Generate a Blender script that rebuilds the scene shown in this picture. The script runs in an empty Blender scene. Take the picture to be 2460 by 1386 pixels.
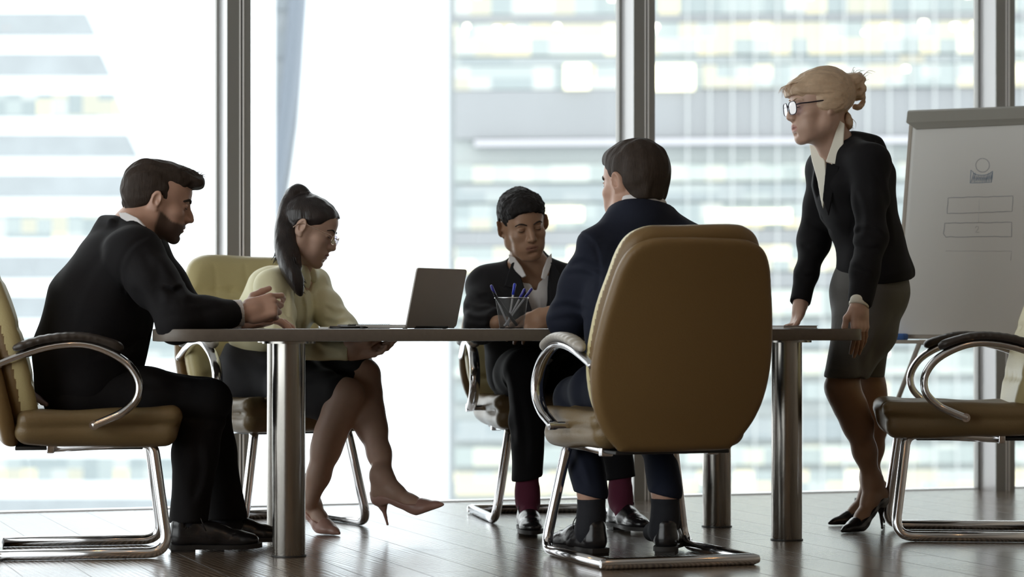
import bpy, bmesh, math, random
import numpy as np
from mathutils import Vector, Matrix, Euler

# ------------------------------------------------------------------ camera, light, exposure
F = 5800.0          # focal length in pixels of the 2460 px wide frame
CX, HY = 1230.0, 784.0   # optical axis column, horizon row
EYE = 0.735         # camera height
sc = bpy.context.scene
COL = sc.collection
cam_d = bpy.data.cameras.new('camera')
cam_d.sensor_width = 36.0
cam_d.lens = F / 2460.0 * 36.0
cam_d.shift_y = (HY - 693.0) / 2460.0
cam_d.clip_start = 0.05
cam_d.clip_end = 600
cam_d.dof.use_dof = True
cam_d.dof.focus_distance = 8.1
cam_d.dof.aperture_fstop = 2.8
cam = bpy.data.objects.new('camera', cam_d)
cam.location = (0, 0, EYE)
cam.rotation_euler = (math.pi / 2, 0, 0)
COL.objects.link(cam)
sc.camera = cam
sc.view_settings.view_transform = 'Standard'
sc.view_settings.look = 'None'
sc.view_settings.gamma = 1.0
sc.view_settings.exposure = 0.0
sc.view_settings.use_curve_mapping = False
sc.cycles.use_denoising = True
sc.cycles.max_bounces = 8
sc.cycles.diffuse_bounces = 4
sc.cycles.glossy_bounces = 5
sc.cycles.transparent_max_bounces = 16
sc.cycles.caustics_reflective = False
sc.cycles.caustics_refractive = False
sc.cycles.sample_clamp_indirect = 6.0

world = bpy.data.worlds.new('overcast_sky')
sc.world = world
world.use_nodes = True
wb = world.node_tree.nodes['Background']
wb.inputs['Color'].default_value = (0.975, 0.985, 1.0, 1)
wb.inputs['Strength'].default_value = 3.4


def P(px, py, Y):
    """the point at distance Y seen at a pixel of the 2460x1386 frame"""
    return Vector(((px - CX) / F * Y, Y, EYE - (py - HY) / F * Y))


def V(*a):
    return Vector(a)


# ------------------------------------------------------------------ materials
MATS = {}


def mat(name, color, rough=0.5, metal=0.0, noise=None, bump=None, spec=0.5, **kw):
    """Principled material. noise=(scale, amount) varies the colour, bump=(scale, strength[, stretch])"""
    m = bpy.data.materials.new(name)
    m.use_nodes = True
    nt = m.node_tree
    b = nt.nodes['Principled BSDF']
    c = tuple(color) + (1,)
    b.inputs['Base Color'].default_value = c
    b.inputs['Roughness'].default_value = rough
    b.inputs['Metallic'].default_value = metal
    b.inputs['Specular IOR Level'].default_value = spec
    for k, v in kw.items():
        b.inputs[k].default_value = v
    tc = None
    if noise or bump:
        tc = nt.nodes.new('ShaderNodeTexCoord')
    if noise:
        n = nt.nodes.new('ShaderNodeTexNoise')
        n.inputs['Scale'].default_value = noise[0]
        n.inputs['Detail'].default_value = 4
        nt.links.new(tc.outputs['Object'], n.inputs['Vector'])
        mx = nt.nodes.new('ShaderNodeMix')
        mx.data_type = 'RGBA'
        a = noise[1]
        mx.inputs[6].default_value = tuple(x * (1 - a) for x in color) + (1,)
        mx.inputs[7].default_value = tuple(min(1, x * (1 + a)) for x in color) + (1,)
        nt.links.new(n.outputs['Fac'], mx.inputs[0])
        nt.links.new(mx.outputs[2], b.inputs['Base Color'])
    if bump:
        mp = nt.nodes.new('ShaderNodeMapping')
        if len(bump) > 2:
            mp.inputs['Scale'].default_value = bump[2]
        n = nt.nodes.new('ShaderNodeTexNoise')
        n.inputs['Scale'].default_value = bump[0]
        n.inputs['Detail'].default_value = 3
        bp = nt.nodes.new('ShaderNodeBump')
        bp.inputs['Strength'].default_value = bump[1]
        bp.inputs['Distance'].default_value = 0.004
        nt.links.new(tc.outputs['Object'], mp.inputs['Vector'])
        nt.links.new(mp.outputs['Vector'], n.inputs['Vector'])
        nt.links.new(n.outputs['Fac'], bp.inputs['Height'])
        nt.links.new(bp.outputs['Normal'], b.inputs['Normal'])
    MATS[name] = m
    return m


# ------------------------------------------------------------------ objects
def mesh_obj(name, verts, faces, m=None, parent=None, smooth=True):
    me = bpy.data.meshes.new(name)
    me.from_pydata([tuple(v) for v in verts], [], [tuple(f) for f in faces])
    me.update()
    if smooth:
        me.polygons.foreach_set('use_smooth', [True] * len(me.polygons))
    return link(name, me, m, parent)


def link(name, me, m=None, parent=None):
    o = bpy.data.objects.new(name, me)
    COL.objects.link(o)
    if m is not None:
        for x in (m if isinstance(m, (list, tuple)) else [m]):
            me.materials.append(x)
    if parent is not None:
        o.parent = parent
    return o


def tag(o, label=None, cat=None, group=None, kind=None):
    for k, v in (('label', label), ('category', cat), ('group', group), ('kind', kind)):
        if v:
            o[k] = v
    return o


def empty(name, loc=(0, 0, 0), rz=0.0, **kw):
    o = bpy.data.objects.new(name, None)
    o.empty_display_size = 0.1
    o.location = loc
    o.rotation_euler = (0, 0, rz)
    COL.objects.link(o)
    return tag(o, **kw)


def reparent(o, root):
    """parent a part modelled in world space, keeping it where it is"""
    o.parent = root
    o.matrix_parent_inverse = Matrix.LocRotScale(root.location, root.rotation_euler, None).inverted()
    return o


class MB:
    """collects polygons of one part"""

    def __init__(s):
        s.v, s.f = [], []

    def add(s, v, f):
        n = len(s.v)
        s.v += [tuple(x) for x in v]
        s.f += [tuple(i + n for i in q) for q in f]
        return s

    def box(s, c, h, R=None, bev=0.0):
        c = Vector(c)
        R = R or Matrix.Identity(3)
        bm = bmesh.new()
        bmesh.ops.create_cube(bm, size=2)
        for v in bm.verts:
            v.co = Vector((v.co.x * h[0], v.co.y * h[1], v.co.z * h[2]))
        if bev > 0:
            bmesh.ops.bevel(bm, geom=bm.edges[:], offset=bev, segments=3, profile=0.5, affect='EDGES')
        s.add([c + R @ v.co for v in bm.verts], [[v.index for v in f.verts] for f in s._ix(bm)])
        bm.free()
        return s

    @staticmethod
    def _ix(bm):
        bm.verts.index_update()
        return bm.faces

    def tube(s, pts, r, seg=16, closed=False, caps=True, flat=None):
        """round tube along pts; r number or list; flat=(a,b) oval factors"""
        pts = [Vector(p) for p in pts]
        n = len(pts)
        rs = r if isinstance(r, (list, tuple)) else [r] * n
        T = []
        for i in range(n):
            a = pts[(i - 1) % n] if (closed or i > 0) else pts[i]
            b = pts[(i + 1) % n] if (closed or i < n - 1) else pts[i]
            T.append((b - a).normalized())
        up = Vector((0, 0, 1))
        if abs(T[0].dot(up)) > 0.9:
            up = Vector((1, 0, 0))
        N = (up - T[0] * up.dot(T[0])).normalized()
        vs, fs = [], []
        for i in range(n):
            if i:
                q = T[i - 1].rotation_difference(T[i])
                N = (q @ N)
                N = (N - T[i] * N.dot(T[i])).normalized()
            B = T[i].cross(N)
            fa, fb = flat or (1, 1)
            for k in range(seg):
                t = 2 * math.pi * k / seg
                vs.append(pts[i] + N * (math.cos(t) * rs[i] * fa) + B * (math.sin(t) * rs[i] * fb))
        for i in range(n if closed else n - 1):
            j = (i + 1) % n
            for k in range(seg):
                k2 = (k + 1) % seg
                fs.append((i * seg + k, i * seg + k2, j * seg + k2, j * seg + k))
        if caps and not closed:
            fs.append(tuple(range(seg - 1, -1, -1)))
            fs.append(tuple((n - 1) * seg + k for k in range(seg)))
        return s.add(vs, fs)

    def prism(s, poly, z0, z1, R=None, o=(0, 0, 0)):
        o = Vector(o)
        R = R or Matrix.Identity(3)
        n = len(poly)
        vs = [o + R @ Vector((x, y, z0)) for x, y in poly] + [o + R @ Vector((x, y, z1)) for x, y in poly]
        fs = [tuple(range(n - 1, -1, -1)), tuple(range(n, 2 * n))]
        fs += [(i, (i + 1) % n, n + (i + 1) % n, n + i) for i in range(n)]
        return s.add(vs, fs)

    def lathe(s, prof, o=(0, 0, 0), seg=40, R=None):
        o = Vector(o)
        R = R or Matrix.Identity(3)
        vs, fs = [], []
        for r, z in prof:
            for k in range(seg):
                t = 2 * math.pi * k / seg
                vs.append(o + R @ Vector((r * math.cos(t), r * math.sin(t), z)))
        for i in range(len(prof) - 1):
            for k in range(seg):
                k2 = (k + 1) % seg
                fs.append((i * seg + k, i * seg + k2, (i + 1) * seg + k2, (i + 1) * seg + k))
        return s.add(vs, fs)

    def build(s, name, m=None, parent=None, smooth=False, auto=None):
        o = mesh_obj(name, s.v, s.f, m, parent, smooth)
        if auto:
            me = o.data
            me.polygons.foreach_set('use_smooth', [True] * len(me.polygons))
            me.set_sharp_from_angle(angle=math.radians(auto))
        return o


def spline(pts, n=8, closed=False):
    """Catmull-Rom through points"""
    pts = [Vector(p) for p in pts]
    m = len(pts)
    out = []
    rng = range(m) if closed else range(m - 1)
    for i in rng:
        if closed:
            a, b, c, d = pts[(i - 1) % m], pts[i], pts[(i + 1) % m], pts[(i + 2) % m]
        else:
            a, b, c, d = pts[max(i - 1, 0)], pts[i], pts[i + 1], pts[min(i + 2, m - 1)]
        for k in range(n):
            t = k / n
            out.append(0.5 * ((2 * b) + (c - a) * t + (2 * a - 5 * b + 4 * c - d) * t * t + (3 * b - a - 3 * c + d) * t ** 3))
    if not closed:
        out.append(pts[-1])
    return out


def fillet(pts, r, n=6):
    """polyline with rounded corners; r number or list per inner point"""
    pts = [Vector(p) for p in pts]
    out = [pts[0]]
    for i in range(1, len(pts) - 1):
        rr = r[i - 1] if isinstance(r, (list, tuple)) else r
        a, b, c = pts[i - 1], pts[i], pts[i + 1]
        u, w = (a - b).normalized(), (c - b).normalized()
        ang = u.angle(w)
        d = min(rr / math.tan(ang / 2), (a - b).length * 0.49, (c - b).length * 0.49)
        p, q = b + u * d, b + w * d
        for k in range(n + 1):
            t = k / n
            out.append(p * (1 - t) ** 2 + b * 2 * t * (1 - t) + q * t * t)
    out.append(pts[-1])
    return out


# ------------------------------------------------------------------ smooth solid modelling (distance fields -> one quad mesh)
def _np(p):
    return np.array(p, dtype=np.float64)


class Solid:
    B = 10

    def __init__(s):
        s.ops = []

    def _push(s, fn, c, r, k, mode):
        s.ops.append((fn, _np(c), float(r), float(k), mode))
        return s

    def cone(s, a, b, ra, rb=None, k=0.02, mode='u'):
        rb = ra if rb is None else rb
        a, b = _np(a), _np(b)
        ba = b - a
        L2 = max(float(ba @ ba), 1e-12)

        def fn(p):
            h = np.clip(((p - a) @ ba) / L2, 0, 1)
            q = p - a - h[:, None] * ba
            return np.sqrt((q * q).sum(1)) - (ra + (rb - ra) * h)
        return s._push(fn, (a + b) / 2, math.sqrt(L2) / 2 + max(ra, rb), k, mode)

    def chain(s, pts, rs, k=0.02, mode='u'):
        for i in range(len(pts) - 1):
            s.cone(pts[i], pts[i + 1], rs[i], rs[i + 1], k, mode)
        return s

    def ell(s, c, r, R=None, k=0.02, mode='u'):
        c, r = _np(c), _np(r)
        M = np.array(R.to_3x3()) if R is not None else np.eye(3)

        def fn(p):
            q = (p - c) @ M
            k0 = np.sqrt(((q / r) ** 2).sum(1))
            k1 = np.sqrt(((q / (r * r)) ** 2).sum(1)) + 1e-9
            return np.where(k0 < 0.05, -r.min(), k0 * (k0 - 1) / k1)
        return s._push(fn, c, r.max(), k, mode)

    def box(s, c, h, R=None, rad=0.01, k=0.02, mode='u'):
        c, h = _np(c), _np(h) - rad
        M = np.array(R.to_3x3()) if R is not None else np.eye(3)

        def fn(p):
            q = np.abs((p - c) @ M) - h
            return np.sqrt((np.maximum(q, 0) ** 2).sum(1)) + np.minimum(q.max(1), 0) - rad
        return s._push(fn, c, float(np.linalg.norm(h)) + rad, k, mode)

    def ecyl(s, a, b, ra, rb, side, k=0.02, mode='u'):
        """tapered limb with oval section: ra,rb=(half width along side, half depth)"""
        a, b = _np(a), _np(b)
        ba = b - a
        L = float(np.linalg.norm(ba))
        t = ba / L
        sd = _np(side)
        sd = sd - t * (sd @ t)
        sd /= np.linalg.norm(sd)
        dp = np.cross(t, sd)

        def fn(p):
            q = p - a
            h = np.clip((q @ t) / L, 0, 1)
            w = ra[0] + (rb[0] - ra[0]) * h
            d = ra[1] + (rb[1] - ra[1]) * h
            x, y = (q @ sd) / w, (q @ dp) / d
            z = ((q @ t) - h * L) / np.minimum(w, d)
            k0 = np.sqrt(x * x + y * y + z * z)
            k1 = np.sqrt((x / w) ** 2 + (y / d) ** 2 + (z / np.minimum(w, d)) ** 2) + 1e-9
            return np.where(k0 < 0.05, -np.minimum(w, d), k0 * (k0 - 1) / k1)
        return s._push(fn, (a + b) / 2, L / 2 + max(*ra, *rb), k, mode)

    def poly(s, pts, depth, o, X, Y, rad=0.0, k=0.0, mode='u', bend=None):
        """extruded polygon: pts in (X,Y) frame at o, half thickness depth along X x Y"""
        o, X, Y = _np(o), _np(X), _np(Y)
        X = X / np.linalg.norm(X)
        Y = Y - X * (X @ Y)
        Y = Y / np.linalg.norm(Y)
        N = np.cross(X, Y)
        pp = np.array(pts, dtype=np.float64)
        cc = pp.mean(0)
        rr = np.sqrt(((pp - cc) ** 2).sum(1)).max() + depth + rad

        def fn(p):
            q = p - o
            u = np.stack([q @ X, q @ Y], 1)
            w = q @ N
            if bend is not None:
                w = w - bend(u[:, 0], u[:, 1])
            d = ((u - pp[0]) ** 2).sum(1)
            sgn = np.ones(len(u))
            n = len(pp)
            for i in range(n):
                a, b = pp[i], pp[i - 1]
                e = b - a
                wv = u - a
                bb = wv - e * np.clip((wv @ e) / (e @ e), 0, 1)[:, None]
                d = np.minimum(d, (bb * bb).sum(1))
                c1 = u[:, 1] >= a[1]
                c2 = u[:, 1] < b[1]
                c3 = e[0] * wv[:, 1] > e[1] * wv[:, 0]
                flip = (c1 & c2 & c3) | (~c1 & ~c2 & ~c3)
                sgn = np.where(flip, -sgn, sgn)
            d2 = sgn * np.sqrt(d) + rad
            dz = np.abs(w) - depth + rad
            return np.minimum(np.maximum(d2, dz), 0) + np.sqrt(np.maximum(d2, 0) ** 2 + np.maximum(dz, 0) ** 2) - rad
        return s._push(fn, o + X * cc[0] + Y * cc[1], rr + (0.5 if bend else 0), k, mode)

    def plane(s, p0, n, k=0.004):
        """keep the side opposite to n"""
        p0, n = _np(p0), _np(n)
        n = n / np.linalg.norm(n)
        return s._push(lambda p: (p - p0) @ n, p0, 1e3, k, 'i')

    def trim(s, end, d, rad=0.12, length=0.2, k=0.002):
        """cut away what lies beyond the plane through end (direction d), only near it"""
        d = Vector(d).normalized()
        R = d.to_track_quat('Z', 'Y').to_matrix()
        return s.box(Vector(end) + d * length / 2, (rad, rad, length / 2), R, 0.001, k, 's')

    def disp(s, fn):
        """fn(p)->offset added to the distance everywhere"""
        s.ops.append((fn, None, 0, 0, 'd'))
        return s

    def include(s, other):
        s.ops += other.ops
        return s

    def _eval(s, pts, cen, crad, band):
        """pts (nb, m, 3), block centres (nb,3)"""
        nb, m, _ = pts.shape
        d = np.full((nb, m), 1.0)
        for fn, c, r, k, mode in s.ops:
            if mode == 'd':
                near = np.abs(d).min(1) < band * 3
                if near.any():
                    q = pts[near].reshape(-1, 3)
                    d[near] += fn(q).reshape(-1, m)
                continue
            dist = np.sqrt(((cen - c) ** 2).sum(1)) - r - crad
            sel = dist < (band + k) * 3.2
            if not sel.any():
                continue
            v = fn(pts[sel].reshape(-1, 3)).reshape(-1, m)
            o = d[sel]
            if mode == 'u':
                if k > 0:
                    h = np.maximum(k - np.abs(o - v), 0) / k
                    d[sel] = np.minimum(o, v) - h * h * k * 0.25
                else:
                    d[sel] = np.minimum(o, v)
            else:
                if mode == 's':
                    v = -v
                if k > 0:
                    h = np.maximum(k - np.abs(o - v), 0) / k
                    d[sel] = np.maximum(o, v) + h * h * k * 0.25
                else:
                    d[sel] = np.maximum(o, v)
        return d

    def mesh(s, res, lo=None, hi=None):
        B = s.B
        us = [(c, r) for f, c, r, k, m in s.ops if m == 'u']
        if lo is None:
            lo = np.min([c - r for c, r in us], 0) - 3 * res
            hi = np.max([c + r for c, r in us], 0) + 3 * res
        lo, hi = _np(lo), _np(hi)
        i0 = np.floor(lo / (res * B)).astype(int)
        i1 = np.ceil(hi / (res * B)).astype(int)
        rng = [np.arange(a, b) for a, b in zip(i0, i1)]
        blocks = np.stack(np.meshgrid(*rng, indexing='ij'), -1).reshape(-1, 3)
        half = res * B * 0.5 * math.sqrt(3)
        # keep blocks near some primitive
        cen = (blocks + 0.5) * (res * B)
        near = np.zeros(len(blocks), bool)
        for c, r in us:
            near |= (np.sqrt(((cen - c) ** 2).sum(1)) < r + half * 1.4 + 2 * res)
        blocks, cen = blocks[near], cen[near]
        keep = []
        for a in range(0, len(blocks), 20000):
            cc = cen[a:a + 20000]
            dd = s._eval(cc[:, None, :], cc, 0.0, half * 2.6)[:, 0]
            keep.append(np.abs(dd) < half * 1.9 + res * 4)
        keep = np.concatenate(keep)
        blocks, cen = blocks[keep], cen[keep]
        n = B + 1
        g = np.stack(np.meshgrid(*[np.arange(n)] * 3, indexing='ij'), -1).reshape(-1, 3)
        OFF = 1 << 19
        ckeys, cverts, fq = [], [], []
        corner = np.array([[i, j, k] for i in (0, 1) for j in (0, 1) for k in (0, 1)])
        edges = [(a, b) for a in range(8) for b in range(a + 1, 8) if np.abs(corner[a] - corner[b]).sum() == 1]

        def key(ijk):
            q = ijk + OFF
            return (q[..., 0] << 40) | (q[..., 1] << 20) | q[..., 2]
        CH = 400
        for a in range(0, len(blocks), CH):
            bl = blocks[a:a + CH]
            idx = bl[:, None, :] * B + g[None]
            pts = idx * res
            d = s._eval(pts, cen[a:a + CH], half, res * 4).reshape(-1, n, n, n)
            hit = (d.reshape(len(d), -1).min(1) < 0) & (d.reshape(len(d), -1).max(1) >= 0)
            if not hit.any():
                continue
            d, bl = d[hit], bl[hit]
            ds = [d[:, c[0]:B + c[0], c[1]:B + c[1], c[2]:B + c[2]] for c in corner]
            st = np.stack(ds, -1)
            neg = st < 0
            act = neg.any(-1) & ~neg.all(-1)
            bi, x, y, z = np.nonzero(act)
            val = st[bi, x, y, z]
            acc = np.zeros((len(bi), 3))
            cnt = np.zeros(len(bi))
            for e0, e1 in edges:
                v0, v1 = val[:, e0], val[:, e1]
                cr = (v0 < 0) != (v1 < 0)
                t = np.where(cr, v0 / np.where(cr, v0 - v1, 1), 0)
                pnt = corner[e0] + t[:, None] * (corner[e1] - corner[e0])
                acc += pnt * cr[:, None]
                cnt += cr
            cell = bl[bi] * B + np.stack([x, y, z], 1)
            cverts.append((cell + acc / cnt[:, None]) * res)
            ckeys.append(key(cell))
            # quads: edges from sample (x,y,z) along each axis
            for ax in range(3):
                v0, v1 = val[:, 0], val[:, [4, 2, 1][ax]]
                cr = (v0 < 0) != (v1 < 0)
                ce = cell[cr]
                if not len(ce):
                    continue
                u_, w_ = [(1, 2), (2, 0), (0, 1)][ax]
                du = np.zeros(3, int); du[u_] = 1
                dw = np.zeros(3, int); dw[w_] = 1
                q = np.stack([key(ce), key(ce - du), key(ce - du - dw), key(ce - dw)], 1)
                fl = v0[cr] >= 0
                q[fl] = q[fl][:, ::-1]
                fq.append(q)
        if not cverts:
            return np.zeros((0, 3)), np.zeros((0, 4), int)
        K = np.concatenate(ckeys)
        W = np.concatenate(cverts)
        Q = np.concatenate(fq)
        o = np.argsort(K)
        K, W = K[o], W[o]
        ix = np.searchsorted(K, Q)
        ix[ix >= len(K)] = 0
        ok = (K[ix] == Q).all(1)
        return W, ix[ok]

    def build(s, name, res, m=None, parent=None, relax=1, lo=None, hi=None, paint=None):
        W, Q = s.mesh(res, lo, hi)
        for _ in range(relax):
            acc = np.zeros_like(W)
            cnt = np.zeros(len(W))
            for i in range(4):
                for j in ((i + 1) % 4, (i - 1) % 4):
                    acc += np.stack([np.bincount(Q[:, i], W[Q[:, j], c], len(W)) for c in range(3)], 1)
                    cnt += np.bincount(Q[:, i], minlength=len(W))
            W = W * 0.5 + 0.5 * acc / np.maximum(cnt, 1)[:, None]
        me = bpy.data.meshes.new(name)
        me.vertices.add(len(W))
        me.vertices.foreach_set('co', W.astype(np.float32).ravel())
        me.loops.add(len(Q) * 4)
        me.loops.foreach_set('vertex_index', Q.astype(np.int32).ravel())
        me.polygons.add(len(Q))
        me.polygons.foreach_set('loop_start', np.arange(0, len(Q) * 4, 4, dtype=np.int32))
        me.polygons.foreach_set('use_smooth', np.ones(len(Q), bool))
        me.update(calc_edges=True)
        me.validate()
        E = np.sort(np.concatenate([Q[:, [0, 1]], Q[:, [1, 2]], Q[:, [2, 3]], Q[:, [3, 0]]]), 1)
        key = E[:, 0].astype(np.int64) * len(W) + E[:, 1]
        uq, cn = np.unique(key, return_counts=True)
        if (cn == 1).any():      # close pinholes
            bm = bmesh.new()
            bm.from_mesh(me)
            bmesh.ops.holes_fill(bm, edges=[e for e in bm.edges if e.is_boundary], sides=12)
            for f_ in bm.faces:
                f_.smooth = True
            bm.to_mesh(me)
            bm.free()
        o = link(name, me, m, parent)
        if paint is not None:
            for an, vals in paint(W).items():
                at = me.attributes.new(an, 'FLOAT', 'POINT')
                at.data.foreach_set('value', vals.astype(np.float32))
        return o


def disp_noise(seed, n=10, f0=20.0, f1=60.0, amp=0.003, stretch=(1, 1, 1)):
    """smooth pseudo-random cloth or hair relief from summed waves"""
    rs = np.random.RandomState(seed)
    D = rs.normal(size=(n, 3))
    D /= np.linalg.norm(D, axis=1)[:, None]
    D *= rs.uniform(f0, f1, n)[:, None] * np.array(stretch)
    ph = rs.uniform(0, 6.28, n)

    def fn(p):
        v = np.zeros(len(p))
        for i in range(n):
            v += np.sin(p @ D[i] + ph[i] + 0.8 * np.sin(p @ D[(i + 3) % n] * 0.6))
        return v * (amp / math.sqrt(n))
    return fn
# ------------------------------------------------------------------ heads
class Frame:
    """local axes of a head or a hand: X to its right, Y forward, Z up"""

    def __init__(s, c, fwd, up, scale=1.0, w=1.0):
        s.c = Vector(c)
        f = Vector(fwd).normalized()
        x = f.cross(Vector(up)).normalized()
        z = x.cross(f).normalized()
        s.R = Matrix((x, f, z)).transposed()
        s.s = scale
        s.x, s.f, s.z = x, f, z
        s.w = w

    def __call__(s, x, y, z):
        return s.c + s.R @ Vector((x * s.w, y, z)) * s.s

    def loc(s, p):
        """world points (n,3) -> local"""
        return ((p - np.array(s.c)) @ np.array(s.R)) / s.s


def frame_pts(A, a_local, B, b_local, side, scale):
    pass


def head_solid(S, f, fem=0.0, jaw=1.0, nose=1.0, beard=0.0, mouth_open=0.0, lipf=1.0, ear=0.0):
    """adds a head with a face to solid S. f: Frame at the middle of the head"""
    s = f.s
    R = f.R

    def E(x, y, z, a, b, c, k=.02, mode='u', R2=None):
        S.ell(f(x, y, z), (a * s, b * s, c * s), (R @ R2) if R2 else R, k * s, mode)

    def C(p, q, ra, rb, k=.02, mode='u'):
        S.cone(f(*p), f(*q), ra * s, rb * s, k * s, mode)
    E(0, -.018, .034, .0745, .094, .080)                       # cranium
    E(0, .030, .040, .062, .060, .056, .03)                    # forehead
    E(0, .030, -.032, .056, .058, .078, .03)                   # face mass
    for m in (-1, 1):
        C((m * .050 * jaw, .002, -.058), (m * .024 * jaw, .066, -.098), .018, .016, .03)   # jaw line
        C((m * .058, .000, -.010), (m * .050 * jaw, .002, -.060), .014, .016, .03)
        E(m * .043, .058, -.024, .020, .022, .016, .025)       # cheek bone
        E(m * .034, .062, -.060, .020, .018, .024, .025)       # cheek
    E(0, .078, -.101, .018, .015, .014, .018)                  # chin
    E(0, .076, -.064, .032, .022, .026, .022)                  # muzzle
    C((-.034, .076, .022), (.034, .076, .022), .010 - .003 * fem, .010 - .003 * fem, .016)  # brow ridge
    for m in (-1, 1):
        E(m * .031, .098, .003, .017, .018, .0115, .014, 's')  # socket
        E(m * .031, .0755, .0025, .0145, .0125, .0115, .004)   # lidded eyeball
        E(m * .031, .086, .010, .0135, .0035, .0032, .003)     # upper lid fold
    n = nose
    C((0, .082, .016), (0, .103 + .006 * (n - 1), -.018), .0075, .0085, .012)
    C((0, .100, -.014), (0, .108 + .010 * (n - 1), -.029), .0082, .0095, .008)
    for m in (-1, 1):
        E(m * .0115, .0975, -.033, .0078, .0105, .0078, .006)
    C((0, .104 + .004 * (n - 1), -.035), (0, .0905, -.0475), .0048, .0050, .006)       # septum
    C((0, .080, .004), (0, .090, -.032), .0095, .0125, .008)
    mo = mouth_open
    E(0, .0905 - .0032 * (1 - lipf), -.0585, .023, .0105 * (.9 + .1 * lipf), .0070 * (.75 + .25 * lipf), .006)              # upper lip
    E(0, .1005 - .004 * (1 - lipf), -.0560, .007, .004, .0040, .005)
    E(0, .0885 - .0034 * (1 - lipf), -.0700 - .006 * mo, .0195, .0105 * (.9 + .1 * lipf), .0080 * (.8 + .2 * lipf), .006)   # lower lip
    E(0, .1010, -.0645 - .003 * mo, .024, .010, .0012 + .0045 * mo, .002, 's')
    E(0, .0960, -.0830 - .004 * mo, .014, .010, .004, .010, 's')   # hollow above the chin
    C((0, .1085, -.044), (0, .1035, -.052), .0022, .003, .004, 's')
    for m in (-1, 1):                                          # ears
        Re = Euler((math.radians(-12), math.radians(m * 8), math.radians(m * (-22 - 14 * ear)))).to_matrix()
        eo = m * .0065 * ear
        E(m * .0765 + eo, -.012, -.004, .0085, .019 + .002 * ear, .032, .006, 'u', Re)
        E(m * .0850 + eo * 1.2, -.007, .001, .0060, .0115, .020, .004, 's', Re)
        E(m * .0775, -.003, -.008, .006, .006, .008, .003, 'u', Re)
        E(m * .0745, -.004, -.030, .0055, .0085, .008, .004, 'u', Re)


def face_paint(f, mo=0.0, extra=None):
    """pigment masks of the skin: lips, beard, stockings"""
    sm = lambda e0, e1, v: np.clip((v - e0) / (e1 - e0), 0, 1) ** 2 * (3 - 2 * np.clip((v - e0) / (e1 - e0), 0, 1))

    def fn(p):
        q = f.loc(p)
        x, y, z = q[:, 0], q[:, 1], q[:, 2]
        c = -.0635 - .002 * mo
        half = (.0100 + .004 * mo) * np.sqrt(np.maximum(0, 1 - (x / .0245) ** 2))
        out = {'lips': (y > .07) * (np.abs(x) < .0245) * (1 - sm(-.0015, .0015, np.abs(z - c) - half))}
        if extra is not None:
            out.update(extra(q, sm))
        return out
    return fn


def neck_solid(S, f, base, r0=.058, r1=.062, k=.03):
    S.cone(f(0, -.028, -.045), base, r0 * f.s, r1 * f.s, k * f.s)


def brow_part(f, root, m, w=1.0, name='eyebrow'):
    """both eyebrows are parts of their own"""
    for sd in (-1, 1):
        S = Solid()
        pts = [f(sd * .013, .0935, .0205), f(sd * .025, .0920, .0262), f(sd * .038, .0860, .0270), f(sd * .050, .0735, .0190)]
        pts = spline(pts, 4)
        S.chain(pts, [(.0030 + .0012 * math.sin(i / len(pts) * 3)) * f.s * w for i in range(len(pts))], .002)
        S.build(name, .0012 * f.s / 1.0, m, root, relax=1)


def lash_part(f, root, m):
    """dark lash line of each lowered lid"""
    for sd in (-1, 1):
        pts = []
        for i in range(9):
            t = -1 + i / 4
            a = math.radians(-12)
            x = t * .0125
            y = .0755 + .0128 * math.sqrt(max(0, 1 - t * t * .86)) * math.cos(a)
            pts.append(f(sd * .031 + x, y, .0025 - .0045 * (1 - t * t * .5) + .0005))
        b = MB().tube(pts, [(.0005 + .0007 * math.sin(math.pi * (i + 1) / 10)) * f.s for i in range(9)], 8)
        b.build('eyelashes', m, root, smooth=True)


def eye_part(f, root, white, iris):
    """open eye: ball with iris"""
    for sd in (-1, 1):
        o = MB().lathe([(.0115 * math.sin(a) , .0115 * math.cos(a)) for a in [i * math.pi / 16 for i in range(17)]],
                       seg=24)
        R = f.R @ Matrix.Rotation(math.radians(-90), 3, 'X')
        vs = [f(sd * .031, .0775, .002) + R @ Vector(v) * f.s for v in o.v]
        e = mesh_obj('eye', vs, o.f, [white, iris], root)
        n = 24
        for p in e.data.polygons:
            p.material_index = 1 if p.index < n * 3 or False else 0
# ------------------------------------------------------------------ materials of the place
A19 = math.radians(19.0)
U = Vector((math.cos(A19), math.sin(A19), 0))       # along the window wall, to the right
NO = Vector((-math.sin(A19), math.cos(A19), 0))     # outwards through the glass
W0 = Vector((-2.018, 9.516, 0))                     # a point at the foot of the glass
RZ = A19


def on_glass(px, inset=0.0):
    """distance along U (from W0) where the column px meets the glass line moved inwards"""
    o = W0 - NO * inset
    k = (px - CX) / F
    # o.x + t*U.x = k*(o.y + t*U.y)
    return (k * o.y - o.x) / (U.x - k * U.y)


def wp(t, inset=0.0, z=0.0):
    return W0 + U * t - NO * inset + Vector((0, 0, z))


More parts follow.
